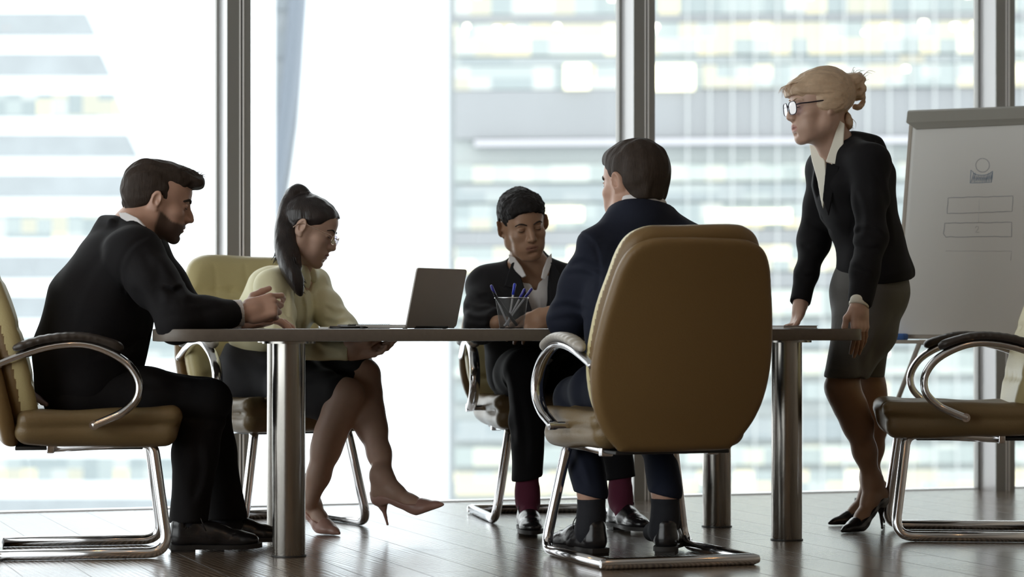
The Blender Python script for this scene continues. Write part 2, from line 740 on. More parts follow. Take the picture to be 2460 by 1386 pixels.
mat('leather', (.19, .13, .058), .40, noise=(3, .06), bump=(180, .22))
mat('leather_cream', (.60, .52, .27), .42, noise=(3, .06), bump=(180, .22))
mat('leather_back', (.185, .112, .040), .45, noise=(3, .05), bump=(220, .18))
mat('chrome', (.75, .75, .77), .13, 1.0)
mat('steel', (.42, .40, .37), .22, 1.0, bump=(60, .035, (1, 1, .02)))
mat('black_plastic', (.02, .019, .018), .45)
mat('pad_dark', (.045, .036, .03), .38)
mat('pad_grey', (.42, .39, .35), .42)
mat('aluminium_dark', (.34, .335, .315), .45, .2)
mat('bead_white', (.95, .93, .92), .35)
mat('aluminium_light', (.95, .95, .97), .3, .0)
mat('table_wood', (.060, .050, .042), .16, noise=(30, .15), bump=(90, .05, (1, 8, 1)))
mat('table_edge', (.145, .122, .100), .42, noise=(60, .15))
mat('wall_paint', (.70, .62, .52), .8)
mat('ceiling_paint', (.80, .78, .74), .9)
mat('lamp_body', (.6, .6, .6), .5)


def emit(name, color, strength):
    m = bpy.data.materials.new(name)
    m.use_nodes = True
    b = m.node_tree.nodes['Principled BSDF']
    b.inputs['Base Color'].default_value = (*color, 1)
    b.inputs['Emission Color'].default_value = (*color, 1)
    b.inputs['Emission Strength'].default_value = strength
    MATS[name] = m
    return m


def floor_material():
    m = bpy.data.materials.new('wood_floor')
    m.use_nodes = True
    nt = m.node_tree
    N, L = nt.nodes, nt.links
    b = N['Principled BSDF']
    tc = N.new('ShaderNodeTexCoord')
    mp = N.new('ShaderNodeMapping')
    mp.inputs['Rotation'].default_value = (0, 0, math.radians(-90) - A19)
    L.new(tc.outputs['Object'], mp.inputs['Vector'])
    br = N.new('ShaderNodeTexBrick')
    br.offset = .37
    br.inputs['Scale'].default_value = 1.0
    br.inputs['Brick Width'].default_value = 1.9
    br.inputs['Row Height'].default_value = .19
    br.inputs['Mortar Size'].default_value = .0022
    br.inputs['Mortar Smooth'].default_value = .3
    br.inputs['Bias'].default_value = 0
    br.inputs['Color1'].default_value = (.175, .128, .088, 1)
    br.inputs['Color2'].default_value = (.25, .185, .13, 1)
    br.inputs['Mortar'].default_value = (.07, .05, .036, 1)
    L.new(mp.outputs['Vector'], br.inputs['Vector'])
    # embossed grain: stretched distorted rings
    m2 = N.new('ShaderNodeMapping')
    m2.inputs['Scale'].default_value = (.9, 9, 1)
    L.new(mp.outputs['Vector'], m2.inputs['Vector'])
    wv = N.new('ShaderNodeTexWave')
    wv.wave_type = 'RINGS'
    wv.rings_direction = 'Z'
    wv.inputs['Scale'].default_value = 2.2
    wv.inputs['Distortion'].default_value = 9
    wv.inputs['Detail'].default_value = 1.5
    wv.inputs['Detail Scale'].default_value = .7
    L.new(m2.outputs['Vector'], wv.inputs['Vector'])
    no = N.new('ShaderNodeTexNoise')
    no.inputs['Scale'].default_value = 1.6
    L.new(mp.outputs['Vector'], no.inputs['Vector'])
    mul = N.new('ShaderNodeMath')
    mul.operation = 'MULTIPLY'
    L.new(wv.outputs['Fac'], mul.inputs[0])
    L.new(no.outputs['Fac'], mul.inputs[1])
    bp = N.new('ShaderNodeBump')
    bp.inputs['Strength'].default_value = .2
    bp.inputs['Distance'].default_value = .002
    L.new(mul.outputs[0], bp.inputs['Height'])
    b2 = N.new('ShaderNodeBump')
    b2.inputs['Strength'].default_value = .6
    b2.inputs['Distance'].default_value = .002
    b2.invert = True
    L.new(br.outputs['Fac'], b2.inputs['Height'])
    L.new(bp.outputs['Normal'], b2.inputs['Normal'])
    L.new(b2.outputs['Normal'], b.inputs['Normal'])
    mx = N.new('ShaderNodeMix')
    mx.data_type = 'RGBA'
    mx.blend_type = 'MULTIPLY'
    mx.inputs[0].default_value = .5
    L.new(br.outputs['Color'], mx.inputs[6])
    L.new(wv.outputs['Color'], mx.inputs[7])
    L.new(mx.outputs[2], b.inputs['Base Color'])
    rg = N.new('ShaderNodeMapRange')
    rg.inputs['To Min'].default_value = .17
    rg.inputs['To Max'].default_value = .36
    L.new(mul.outputs[0], rg.inputs['Value'])
    ad = N.new('ShaderNodeMath')
    ad.operation = 'MULTIPLY_ADD'
    ad.inputs[1].default_value = .15
    L.new(br.outputs['Fac'], ad.inputs[0])
    L.new(rg.outputs[0], ad.inputs[2])
    L.new(ad.outputs[0], b.inputs['Roughness'])
    L.new(ad.outputs[0], b.inputs['Coat Roughness'])
    sp = N.new('ShaderNodeMath')
    sp.operation = 'SUBTRACT'
    sp.inputs[0].default_value = 1.0
    L.new(br.outputs['Fac'], sp.inputs[1])
    cw = N.new('ShaderNodeMath')
    cw.operation = 'MULTIPLY'
    cw.inputs[1].default_value = .6
    L.new(sp.outputs[0], cw.inputs[0])
    L.new(cw.outputs[0], b.inputs['Coat Weight'])
    b.inputs['IOR'].default_value = 1.75

    MATS['wood_floor'] = m


floor_material()


def glass_material(name, tint=(1, 1, 1), refl=1.0):
    m = bpy.data.materials.new(name)
    m.use_nodes = True
    nt = m.node_tree
    N, L = nt.nodes, nt.links
    N.remove(N['Principled BSDF'])
    tr = N.new('ShaderNodeBsdfTransparent')
    tr.inputs['Color'].default_value = (*tint, 1)
    gl = N.new('ShaderNodeBsdfGlossy')
    gl.inputs['Roughness'].default_value = .02
    fr = N.new('ShaderNodeFresnel')
    fr.inputs['IOR'].default_value = 1.35 if refl == 1.0 else 1.45
    mx = N.new('ShaderNodeMixShader')
    if refl != 1.0:
        mu = N.new('ShaderNodeMath')
        mu.operation = 'MULTIPLY'
        mu.inputs[1].default_value = refl
        L.new(fr.outputs[0], mu.inputs[0])
        L.new(mu.outputs[0], mx.inputs[0])
    else:
        L.new(fr.outputs[0], mx.inputs[0])
    L.new(tr.outputs[0], mx.inputs[1])
    L.new(gl.outputs[0], mx.inputs[2])
    L.new(mx.outputs[0], N['Material Output'].inputs['Surface'])
    MATS[name] = m


glass_material('window_glass', (.97, .99, .985))
glass_material('lens_glass', (.60, .57, .70), .3)

# ------------------------------------------------------------------ room shell
T0, T1 = -3.6, 7.0            # extent along the window wall
DEPTH = 13.5                  # room depth from the glass inwards
CEIL = 3.0


def quad_slab(name, t0, t1, i0, i1, z0, z1, m, kind='structure', parent=None):
    """box in the window-wall frame: t along, i inwards from the glass"""
    c = [wp(t, i, z) for z in (z0, z1) for t, i in ((t0, i0), (t1, i0), (t1, i1), (t0, i1))]
    f = [(0, 3, 2, 1), (4, 5, 6, 7), (0, 1, 5, 4), (1, 2, 6, 5), (2, 3, 7, 6), (3, 0, 4, 7)]
    o = mesh_obj(name, c, f, m, parent, False)
    if kind:
        tag(o, kind=kind)
    me = o.data
    me.calc_loop_triangles()
    return o


quad_slab('floor', T0, T1, -.06, DEPTH, -.12, 0, MATS['wood_floor'])
quad_slab('ceiling', T0, T1, -.06, DEPTH, CEIL, CEIL + .12, MATS['ceiling_paint'])
quad_slab('wall_back', T0, T1, DEPTH, DEPTH + .12, -.12, CEIL + .12, MATS['wall_paint'])
# unseen left glazing, added for fill light; wall solid further in
SG0, SG1 = .6, 8.4
quad_slab('wall_left', T0 - .12, T0, SG1, DEPTH + .12, -.12, CEIL + .12, MATS['wall_paint'])
quad_slab('added_trim_3', T0 - .12, T0, -.06, SG0, -.12, CEIL + .12, MATS['aluminium_dark'])
quad_slab('added_trim_4', T0 - .12, T0, SG0, SG1, -.12, .05, MATS['aluminium_dark'])
quad_slab('added_trim_5', T0 - .12, T0, SG0, SG1, CEIL - .1, CEIL + .12, MATS['aluminium_dark'])
quad_slab('window_10', T0 - .07, T0 - .06, SG0, SG1, .05, CEIL - .1, MATS['window_glass'])
quad_slab('wall_right', T1, T1 + .12, -.06, DEPTH + .12, -.12, CEIL + .12, MATS['wall_paint'])
quad_slab('trim_1', T0, T1, -.05, .03, CEIL - .10, CEIL, MATS['aluminium_dark'])

# mullions: front-left corner seen at these columns
MUL_IN, MUL_W = .165, .096
mts = [on_glass(px, MUL_IN) for px in (546, 1523, 2393)]
step = (mts[2] - mts[0]) / 2
posts = [mts[0] - step] + mts + [mts[2] + step * k for k in (1, 2)]
for t in posts:
    r = empty('window_mullion', wp(t + MUL_W / 2, MUL_IN / 2), RZ,
              label={0: 'aluminium window mullion behind the man with the gesturing hand and the seated woman',
                     1: 'aluminium window mullion rising behind the head of the man in the navy suit',
                     2: 'aluminium window mullion above the flip chart at the right edge'}.get(posts.index(t) - 1,
                     'aluminium window mullion outside the picture'), cat='window mullion', group='window mullions')
    r['kind'] = 'structure'

    def bx(name, a, b, i0, i1, m, z0=0.0, z1=CEIL):
        mb = MB().box(((a + b) / 2 - MUL_W / 2, MUL_IN / 2 - (i0 + i1) / 2, (z0 + z1) / 2),
                      ((b - a) / 2, abs(i1 - i0) / 2, (z1 - z0) / 2))
        return mb.build(name, m, r)
    body = bx('post', .0, MUL_W, .0, MUL_IN - .006, MATS['aluminium_light'])
    # dark cover profile facing the room: two flats and a grooved centre with bright beads
    bx('cover_strip', .0, .050, MUL_IN - .006, MUL_IN, MATS['aluminium_dark'])
    bx('cover_strip', .070, MUL_W, MUL_IN - .006, MUL_IN, MATS['aluminium_dark'])
    bx('groove_lining', .050, .070, MUL_IN - .006, MUL_IN - .0045, MATS['black_plastic'])
    for q in (.0525, .0665):
        g = MB().tube([(q - MUL_W / 2, -MUL_IN / 2 + .002, z) for z in (0, CEIL)], .0045, 8).build('bead', MATS['bead_white'], r)
    # slim glazing frame against the pane
    bx('glazing_bead', -.014, -.004, -.01, .03, MATS['aluminium_dark'])
for i in range(len(posts) - 1):
    a, b = posts[i] + MUL_W, posts[i + 1]
    w = quad_slab('window_%d' % (i + 1), a - .02, b + .02, -.008, .004, .004, CEIL - .06, MATS['window_glass'])
    s = quad_slab('sill_frame', a, b, -.02, .020, 0, .004, MATS['aluminium_light'], None, w)
quad_slab('trim_2', T0, T1, -.06, -.022, -.10, .004, MATS['aluminium_light'])
a0 = posts[0]
if a0 > T0:
    quad_slab('window_0', T0, a0, -.008, .004, .004, CEIL - .06, MATS['window_glass'])
quad_slab('window_9', posts[-1] + MUL_W, T1, -.008, .004, .004, CEIL - .06, MATS['window_glass'])

# sky light enters through the wall of glass
por = bpy.data.lights.new('window_portal', 'AREA')
por.shape = 'RECTANGLE'
por.size, por.size_y = T1 - T0, CEIL
por.cycles.is_portal = True
po = bpy.data.objects.new('window_portal', por)
po.location = wp((T0 + T1) / 2, -.15, CEIL / 2)
po.rotation_euler = (math.radians(-90), 0, RZ)
COL.objects.link(po)
por2 = bpy.data.lights.new('added_window_portal', 'AREA')  # portal of the added left glazing
por2.shape = 'RECTANGLE'
por2.size, por2.size_y = SG1 - SG0, CEIL - .1
por2.cycles.is_portal = True
po2 = bpy.data.objects.new('added_window_portal', por2)
po2.location = wp(T0 - .15, (SG0 + SG1) / 2, CEIL / 2)
po2.rotation_euler = (math.radians(-90), 0, RZ + math.radians(90))
COL.objects.link(po2)

# ceiling lamps above and behind the camera: warm downlights
emit('lamp_glow', (1.0, .50, .18), 420.0)
LAMPS = [(-1.9, 2.2, .035, 'left of the camera'), (0.05, .6, .04, 'right above the camera'), (1.9, 1.6, .035, 'right of the camera'), (-1.2, 4.8, .03, 'in front of the camera towards the left'),
         (1.2, 5.0, .03, 'in front of the camera towards the right'), (3.4, 6.0, .03, 'near the right wall'), (-2.4, 6.6, .03, 'near the left end of the window wall'), (.3, -2.0, .04, 'behind the camera')]
for (x, y, sz, where) in LAMPS:
    r = empty('ceiling_light', (x, y, CEIL), RZ, label='recessed warm ceiling downlight ' + where, cat='ceiling light', group='recessed ceiling lights')
    MB().lathe([(sz + .02, 0), (sz + .02, -.015), (sz, -.015), (sz, 0)]).build('trim_ring', MATS['lamp_body'], r)
    MB().lathe([(0.0001, -.006), (sz, -.006)], seg=24).build('diffuser', MATS['lamp_glow'], r)
# ------------------------------------------------------------------ the city outside
mat('tower_white', (.82, .85, .88), .7)
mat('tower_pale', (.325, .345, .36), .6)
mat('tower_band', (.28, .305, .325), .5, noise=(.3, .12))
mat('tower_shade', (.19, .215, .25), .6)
mat('band_glass', (.27, .295, .31), .35, noise=(.35, .22))
mat('band_teal', (.25, .31, .32), .35, noise=(.25, .25))
mat('facade_teal', (.26, .285, .285), .6, noise=(.12, .12))
mat('facade_grey', (.225, .238, .25), .6, noise=(.15, .12))
mat('ground_far', (.55, .58, .60), .9)
emit('office_lamp', (1.0, .93, .72), 4.5)
emit('warm_room', (1.0, .92, .60), .62)
mat('ledge_pale', (.40, .40, .43), .6)
mat('fin_pale', (.42, .44, .44), .6)


def ribbon(name, stops, cell, seed):
    """row of office windows: every pane has a tone of its own, some are lit from inside.
    stops: (position, colour of the pane, light given off)"""
    m = bpy.data.materials.new(name)
    m.use_nodes = True
    N, L = m.node_tree.nodes, m.node_tree.links
    b = N['Principled BSDF']
    b.inputs['Roughness'].default_value = .5
    tc = N.new('ShaderNodeTexCoord')
    sx = N.new('ShaderNodeSeparateXYZ')
    L.new(tc.outputs['Object'], sx.inputs[0])
    fl = []
    for out, sz, off in (('X', cell, seed), ('Z', 1.25, seed * .37)):
        a = N.new('ShaderNodeMath')
        a.operation = 'MULTIPLY_ADD'
        a.inputs[1].default_value = 1 / sz
        a.inputs[2].default_value = off
        L.new(sx.outputs[out], a.inputs[0])
        f = N.new('ShaderNodeMath')
        f.operation = 'FLOOR'
        L.new(a.outputs[0], f.inputs[0])
        fl.append(f)
    cb = N.new('ShaderNodeCombineXYZ')
    L.new(fl[0].outputs[0], cb.inputs[0])
    L.new(fl[1].outputs[0], cb.inputs[1])
    wn = N.new('ShaderNodeTexWhiteNoise')
    wn.noise_dimensions = '2D'
    L.new(cb.outputs[0], wn.inputs['Vector'])
    for k, sock in ((1, 'Base Color'), (2, 'Emission Color')):
        cr = N.new('ShaderNodeValToRGB')
        cr.color_ramp.interpolation = 'CONSTANT'
        el = cr.color_ramp.elements
        while len(el) < len(stops):
            el.new(.5)
        for e, st in zip(el, stops):
            e.position = st[0]
            e.color = (*st[k], 1)
        L.new(wn.outputs['Value'], cr.inputs['Fac'])
        L.new(cr.outputs['Color'], b.inputs[sock])
    b.inputs['Emission Strength'].default_value = 1.0
    MATS[name] = m
    return m


Z3 = (0, 0, 0)
ribbon('lit_row', [(0, (0.275, 0.314, 0.314), Z3), (.22, (0.363, 0.396, 0.385), Z3), (.40, (0.242, 0.242, 0.220), (0.440, 0.418, 0.286)), (.66, (0.242, 0.231, 0.198), (0.682, 0.616, 0.374)), (.88, (0.275, 0.264, 0.220), (1.0, .92, .62))], 1.15, 3.0)
ribbon('lit_row_dim', [(0, (0.237, 0.275, 0.281), Z3), (.35, (0.297, 0.336, 0.336), Z3), (.60, (0.385, 0.407, 0.396), Z3), (.80, (0.242, 0.242, 0.220), (0.330, 0.319, 0.220)), (.93, (0.242, 0.231, 0.198), (0.660, 0.594, 0.330))], 1.3, 11.0)
ribbon('dark_row', [(0, (0.226, 0.259, 0.270), Z3), (.45, (0.259, 0.288, 0.297), Z3), (.8, (0.286, 0.319, 0.319), Z3), (.95, (0.242, 0.242, 0.220), (0.275, 0.253, 0.176))], 1.6, 21.0)
ribbon('pale_row', [(0, (0.275, 0.314, 0.308), Z3), (.3, (0.352, 0.391, 0.374), Z3), (.6, (0.418, 0.451, 0.424), Z3), (.85, (0.330, 0.341, 0.308), (0.242, 0.242, 0.165))], 1.2, 31.0)
rnd = random.Random(5)


def face_box(name, D, x0, x1, y0, y1, depth, m, parent, back=0.0, rot=True, lean=0.0):
    """solid standing at distance D whose front covers these columns and rows of the view; lean shifts its right end at the foot"""
    a, b = P(x0, y1, D + back), P(x1 + lean, y1, D + back)
    c, d = P(x1, y0, D + back), P(x0, y0, D + back)
    k = Vector((0, depth, 0))
    v = [a, b, c, d, a + k, b + k, c + k, d + k]
    f = [(0, 1, 2, 3), (5, 4, 7, 6), (4, 0, 3, 7), (1, 5, 6, 2), (3, 2, 6, 7), (4, 5, 1, 0)]
    return mesh_obj(name, v, f, m, parent, False)


# white tower with slanting bands of windows (left)
D1 = 205
t1 = empty('office_tower', (P(200, 784, D1).x, D1, -60), 0, label='white tower with slanted dark window bands, seen through the left pane', cat='building')
part = lambda *a, **k: reparent(face_box(*a, **k), t1)
part('wall', D1, -500, 590, -900, 3000, 25, MATS['tower_white'], None)
rows = [(-70, -20, 170, 40), (72, 130, 213, 0), (124, 188, 250, 0), (224, 280, 290, 0), (322, 378, 323, 0), (420, 472, 345, 1), (516, 568, 372, 0), (612, 664, 392, 0),
        (708, 760, 410, 0), (803, 858, 425, 0), (900, 955, 437, 0), (995, 1045, 448, 0), (1090, 1142, 456, 0), (1185, 1236, 462, 0)]
rows = [(-75, -22, 175)] + [(30 + 97.2 * i, 86 + 97.2 * i, 213 + 36 * i - .9 * i * i) for i in range(14)]
for i, (ya, yb, xr) in enumerate(rows):
    reparent(face_box('window_band', D1, -420, xr - 6, ya, yb, .5, MATS['band_glass'] if i % 3 else MATS['lit_row_dim'], None, back=-.25, lean=26), t1)

# pale tower with faint floors, between the first two mullions
D2 = 240
t2 = empty('office_tower', (P(660, 784, D2).x, D2, -60), 0, label='pale hazy tower with faint floors just right of the first mullion', cat='building')
reparent(face_box('wall', D2, 596, 742, -900, 3000, 30, MATS['tower_pale'], None), t2)
for i in range(12):
    y = -40 + i * 116
    reparent(face_box('window_band', D2, 600, 712 - i * 7, y, y + 62, .5, MATS['tower_band'], None, back=-.3), t2)
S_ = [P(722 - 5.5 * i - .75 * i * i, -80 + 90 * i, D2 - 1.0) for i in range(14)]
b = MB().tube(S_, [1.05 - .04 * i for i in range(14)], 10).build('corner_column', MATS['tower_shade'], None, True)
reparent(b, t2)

# blank white tower in the middle
D3 = 172
t3 = empty('office_tower', (P(900, 784, D3).x, D3, -60), 0, label='blank white tower rising behind the seated woman and the laptop', cat='building')
pts = [(742, -300), (738, 0), (728, 150), (716, 300), (700, 420), (676, 560), (650, 760), (620, 1000), (600, 1250), (590, 1700), (1150, 1700), (1140, 1250), (1122, 620), (1108, 0), (1100, -300)]
v = [P(x, y, D3) for x, y in pts]
n = len(v)
reparent(mesh_obj('wall', v + [q + Vector((0, 24, 0)) for q in v],
                  [tuple(range(n)), tuple(range(2 * n - 1, n - 1, -1))] + [(i, n + i, n + (i + 1) % n, (i + 1) % n) for i in range(n)],
                  MATS['tower_white'], None, False), t3)
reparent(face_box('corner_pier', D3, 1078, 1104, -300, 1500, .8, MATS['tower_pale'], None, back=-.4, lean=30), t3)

# long glass office block on the right
D4 = 150
t4 = empty('office_block', (P(1800, 784, D4).x, D4, -60), 0, label='long glass office block with rows of lit windows, seen through the right panes', cat='building')
reparent(face_box('wall', D4, 1090, 3200, -1500, 2600, 18, MATS['facade_teal'], None), t4)


def climb(o, k=.006):
    """the floors climb slightly to the right"""
    for vv in o.data.vertices:
        vv.co.z += (vv.co.x + 4) * k
    return o


spec = [(-150, -95, 'pale_row', 0), (-80, -35, 'dark_row', 0), (-25, 36, 'lit_row_dim', 6), (58, 134, 'lit_row', 11), (140, 158, 'dark_row', 0), (160, 216, 'lit_row_dim', 1), (398, 438, 'pale_row', 0),
        (446, 486, 'dark_row', 0), (492, 552, 'lit_row_dim', 0), (594, 655, 'lit_row', 0), (700, 762, 'pale_row', 0), (780, 840, 'dark_row', 0), (850, 905, 'pale_row', 2), (925, 965, 'lit_row_dim', 0),
        (1010, 1060, 'dark_row', 0), (1075, 1120, 'pale_row', 0), (1135, 1190, 'lit_row', 2), (1240, 1290, 'lit_row_dim', 0)]
for ya, yb, mm, nl in spec:
    reparent(climb(face_box('window_band', D4, 1092, 3200, ya, yb, .6, MATS[mm], None, back=-.3)), t4)
    for k in range(nl * 2):
        x = rnd.uniform(1110, 2400)
        yy = ya + rnd.uniform(.05, .4) * (yb - ya) - (x - 1100) * .006
        p = P(x, yy, D4 - .8)
        r_ = rnd.uniform(.09, .16)
        reparent(MB().box(p, (r_ * 1.3, .05, r_)).build('office_lamp', MATS['office_lamp']), t4)
# a brighter run of rooms right of the second mullion
reparent(climb(face_box('window_band', D4, 1690, 3200, 160, 214, .3, MATS['lit_row'], None, back=-.55)), t4)
reparent(climb(face_box('window_band', D4, 1568, 1668, 158, 220, .3, MATS['warm_room'], None, back=-.55)), t4)
reparent(climb(face_box('window_band', D4, 1356, 1416, 156, 216, .3, MATS['warm_room'], None, back=-.55)), t4)
reparent(climb(face_box('window_band', D4, 1300, 1400, 500, 532, .3, MATS['warm_room'], None, back=-.55)), t4)
reparent(climb(face_box('window_band', D4, 1700, 1900, 508, 540, .3, MATS['warm_room'], None, back=-.55)), t4)
for ya, yb in ((38, 54), (218, 334), (556, 592), (660, 696)):
    reparent(climb(face_box('spandrel', D4, 1092, 3200, ya, yb, .6, MATS['facade_grey'], None, back=-.25)), t4)
reparent(climb(face_box('ledge', D4, 1140, 3200, 337, 351, 1.2, MATS['ledge_pale'], None, back=-.9), .008), t4)
for i in range(16):
    x = 1650 + i * 54
    reparent(face_box('fin', D4, x, x + 3.5, -300, 1500, .08, MATS['fin_pale'], None, back=-.72), t4)
# a paler annex in front of the block, low right of the second mullion
reparent(face_box('annex', D4, 1660, 3200, 362, 1600, 2.0, MATS['facade_pale'], None, back=-.31), t4) if False else None
g = quad_slab('street_ground', -320, 340, -400, -14, -60.5, -60, MATS['ground_far'])
# ------------------------------------------------------------------ conference chair (local: origin on the floor, faces +Y)
def yprof(z, pts):
    return np.interp(z, [p[0] for p in pts], [p[1] for p in pts])


SHELL = [(.30, -.205), (.36, -.232), (.5, -.275), (.65, -.315), (.85, -.372), (1.05, -.44)]


def make_chair(pad):
    root = empty('conference_chair')
    leather, lb, ch = MATS['leather'], MATS['leather_back'], MATS['chrome']
    # rear shell panel
    half = [(.352, .0), (.352, .150), (.362, .188), (.40, .226), (.46, .264), (.54, .288), (.64, .294), (.76, .280), (.86, .260), (.92, .244), (.965, .218), (.990, .176), (1.0, .11), (1.003, .0)]
    out = [(x, z) for z, x in half] + [(-x, z) for z, x in half[::-1]]
    out = [(p.x, p.y) for p in spline([(a, b, 0) for a, b in out if not (abs(a) < 1e-6)], 3, True)]
    S = Solid()
    sb = lambda u, v: -(yprof(v, SHELL)) - .35 * u * u
    S.poly(out, .026, (0, 0, 0), (1, 0, 0), (0, 0, 1), rad=.022, bend=sb)
    S.disp(lambda p: .0012 * np.sin(p[:, 0] * 9) * np.sin(p[:, 2] * 7))
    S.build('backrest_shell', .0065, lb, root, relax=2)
    # front cushion, rising above the shell
    o2 = [(x * .955, .40 + (z - .352) * 1.0 + (.045 if z > .9 else 0)) for x, z in out if z > .36]
    S = Solid()
    o2 = [(x * .955, min(1.042, .385 + (z - .352) * 1.012)) for x, z in out]
    cb = lambda u, v: -(yprof(v, SHELL) + .062) - .45 * u * u
    S.poly(o2, .050, (0, 0, 0), (1, 0, 0), (0, 0, 1), rad=.045, bend=cb)
    for z in (.56, .735, .90):      # horizontal stitched channels
        pts = [(x, yprof(z, SHELL) + .118 + .45 * x * x, z) for x in np.linspace(-.27, .27, 9)]
        S.chain(pts, [.007] * 9, .02, 's')
    for x in (-.13, .0, .13):
        pts = [(x, yprof(z, SHELL) + .119 + .45 * x * x, z) for z in np.linspace(.735, 1.0, 5)]
        S.chain(pts, [.004] * 5, .014, 's')
    S.disp(disp_noise(4, 8, 12, 30, .0025))
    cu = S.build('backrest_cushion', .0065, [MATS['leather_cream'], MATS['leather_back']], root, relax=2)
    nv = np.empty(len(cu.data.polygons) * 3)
    cu.data.polygons.foreach_get('normal', nv)      # cream front; shade on rear-facing sides put in as darker leather
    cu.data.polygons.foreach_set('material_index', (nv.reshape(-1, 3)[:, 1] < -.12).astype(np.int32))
    # seat
    S = Solid()
    S.box((0, .045, .398), (.250, .258, .042), Euler((math.radians(-1.5), 0, 0)).to_matrix(), .045, .02)
    S.box((0, .055, .445), (.256, .256, .032), Euler((math.radians(1), 0, 0)).to_matrix(), .031, .006)
    S.ell((0, .265, .425), (.235, .052, .052), None, .03)
    S.ell((0, -.02, .52), (.2, .2, .052), None, .04, 's')
    for s_ in (-1, 1):
        S.chain([(s_ * .262, -.2, .416), (s_ * .266, .1, .419), (s_ * .25, .30, .424)], [.006] * 3, .014, 's')
        S.chain([(s_ * .15, -.1, .486), (s_ * .16, .1, .487), (s_ * .165, .30, .472), (s_ * .165, .33, .44)], [.005] * 4, .02, 's')
    S.cone((-.23, .322, .428), (.23, .322, .428), .004, .004, .012, 's')
    S.disp(disp_noise(9, 8, 14, 34, .0028))
    S.build('seat', .0065, leather, root, relax=2)
    # under-seat plate
    b = MB().box((0, -.01, .349), (.19, .20, .006), None, .003)
    b.tube([(-.05, -.24, .40), (-.05, -.2, .352), (-.05, .0, .343)], .01, 8)
    b.tube([(.05, -.24, .40), (.05, -.2, .352), (.05, .0, .343)], .01, 8)
    b.build('seat_plate', MATS['black_plastic'], root, auto=40)
    # cantilever frame: one side each plus the rear floor bar
    for s_ in (-1, 1):
        pth = fillet([(s_ * .178, -.10, .352), (s_ * .182, .222, .366), (s_ * .245, .268, .0175), (s_ * .245, -.268, .0175)], [.045, .06], 10)
        f = MB().tube(pth, .0172, 20).build('cantilever_leg', ch, root, True)
        MB().box((s_ * .178, -.10, .352), (.020, .012, .019), None, .004).build('end_cap', ch, f, auto=40)
        MB().tube([(s_ * .245, -.245, .002), (s_ * .245, -.245, .012)], .012, 12).build('glide', MATS['black_plastic'], f, True)
    b = MB().tube([(-.262, -.268, .018), (-.245, -.268, .018), (.245, -.268, .018), (.262, -.268, .018)], [.012, .0180, .0180, .012], 20)
    b.build('floor_bar', ch, root, auto=60)
    for s_ in (-1, 1):
        ap = [(-.262, .615), (-.235, .628), (-.135, .664), (-.05, .679), (.02, .676), (.09, .650), (.143, .612), (.172, .560), (.166, .508), (.125, .466), (.075, .442), (.030, .424)]
        xs = [.280, .282, .292, .298, .30, .302, .304, .306, .306, .304, .302, .30]
        pts = spline([(s_ * x, y, z) for x, (y, z) in zip(xs, ap)], 5)
        a = MB().tube(pts, .0135, 20, flat=(1.0, 1.45)).build('armrest', ch, root, True)
        # mounting bolts into backrest and seat
        bo = MB().tube([(s_ * .305, .034, .426), (s_ * .24, .034, .426)], .011, 14)
        MB().tube([(s_ * .288, -.256, .616), (s_ * .235, -.256, .612)], .011, 14).build('bolt', ch, a, auto=40)
        bo.tube([(s_ * .317, .034, .426), (s_ * .305, .034, .426)], .015, 14)
        bo.build('bolt', ch, a, auto=40)
        S = Solid()
        pp = [(-.205, .668), (-.13, .692), (-.05, .703), (.02, .700), (.085, .682), (.115, .668)]
        q = spline([(s_ * .298, y, z) for y, z in pp], 3)
        for i in range(len(q) - 1):
            wd = [.027 * (1 - .55 * abs(2 * t / (len(q) - 1) - 1) ** 4) for t in (i, i + 1)]
            S.ecyl(q[i], q[i + 1], (wd[0], .0115), (wd[1], .0115), (1, 0, 0), .014)
        S.build('arm_pad', .004, pad, a, relax=2)
    return root


def copy_tree(o, parent=None):
    c = o.copy()
    COL.objects.link(c)
    if parent is not None:
        c.parent = parent
    for ch in [x for x in o.children]:
        copy_tree(ch, c)
    return c


def chair_at(o, front_mid, facing, label):
    """put a chair so that the middle of its front runners stands at front_mid"""
    f = Vector(facing).normalized()
    o.location = Vector(front_mid) - f * .268
    o.rotation_euler = (0, 0, math.atan2(-f.x, f.y))
    tag(o, label, 'chair', 'cream leather conference chairs')
    return o


def repad(o, m):
    """gives the arm pads another material"""
    for a in o.children:
        for p in a.children:
            if p.name.startswith('arm_pad'):
                p.data = p.data.copy()
                p.data.materials[0] = m


def build_chairs():
    c0 = make_chair(MATS['pad_dark'])
    cs = [c0] + [copy_tree(c0) for _ in range(4)]
    chair_at(cs[0], (-1.135, 7.90, 0), (.983, .184, 0), 'cream leather chair at the left edge, carrying the bearded man in the dark suit')
    chair_at(cs[1], (-.745, 8.745, 0), (.48, -.876, 0), 'cream leather chair behind the table, under the woman in the yellow blouse')
    chair_at(cs[2], (.18, 9.00, 0), (.18, -.98, 0), 'cream leather chair behind the table, under the young man with crossed legs')
    chair_at(cs[3], (.337, 7.87, 0), (-.33, .944, 0), 'cream leather chair seen from behind in the foreground, under the man in the navy suit')
    chair_at(cs[4], (1.33, 8.50, 0), (-.996, .088, 0), 'empty cream leather chair at the right edge beside the flip chart')
    for c in (cs[1], cs[2], cs[3]):
        repad(c, MATS['pad_grey'])
    for c, k in ((cs[1], .95), (cs[2], .885)):      # lower backs on the far side
        for q in c.children:
            if q.name.startswith('backrest'):
                q.scale.z = k
                q.location.z = (1 - k) * .36
    return cs


CHAIRS = build_chairs()

# ------------------------------------------------------------------ table
TOP = .727


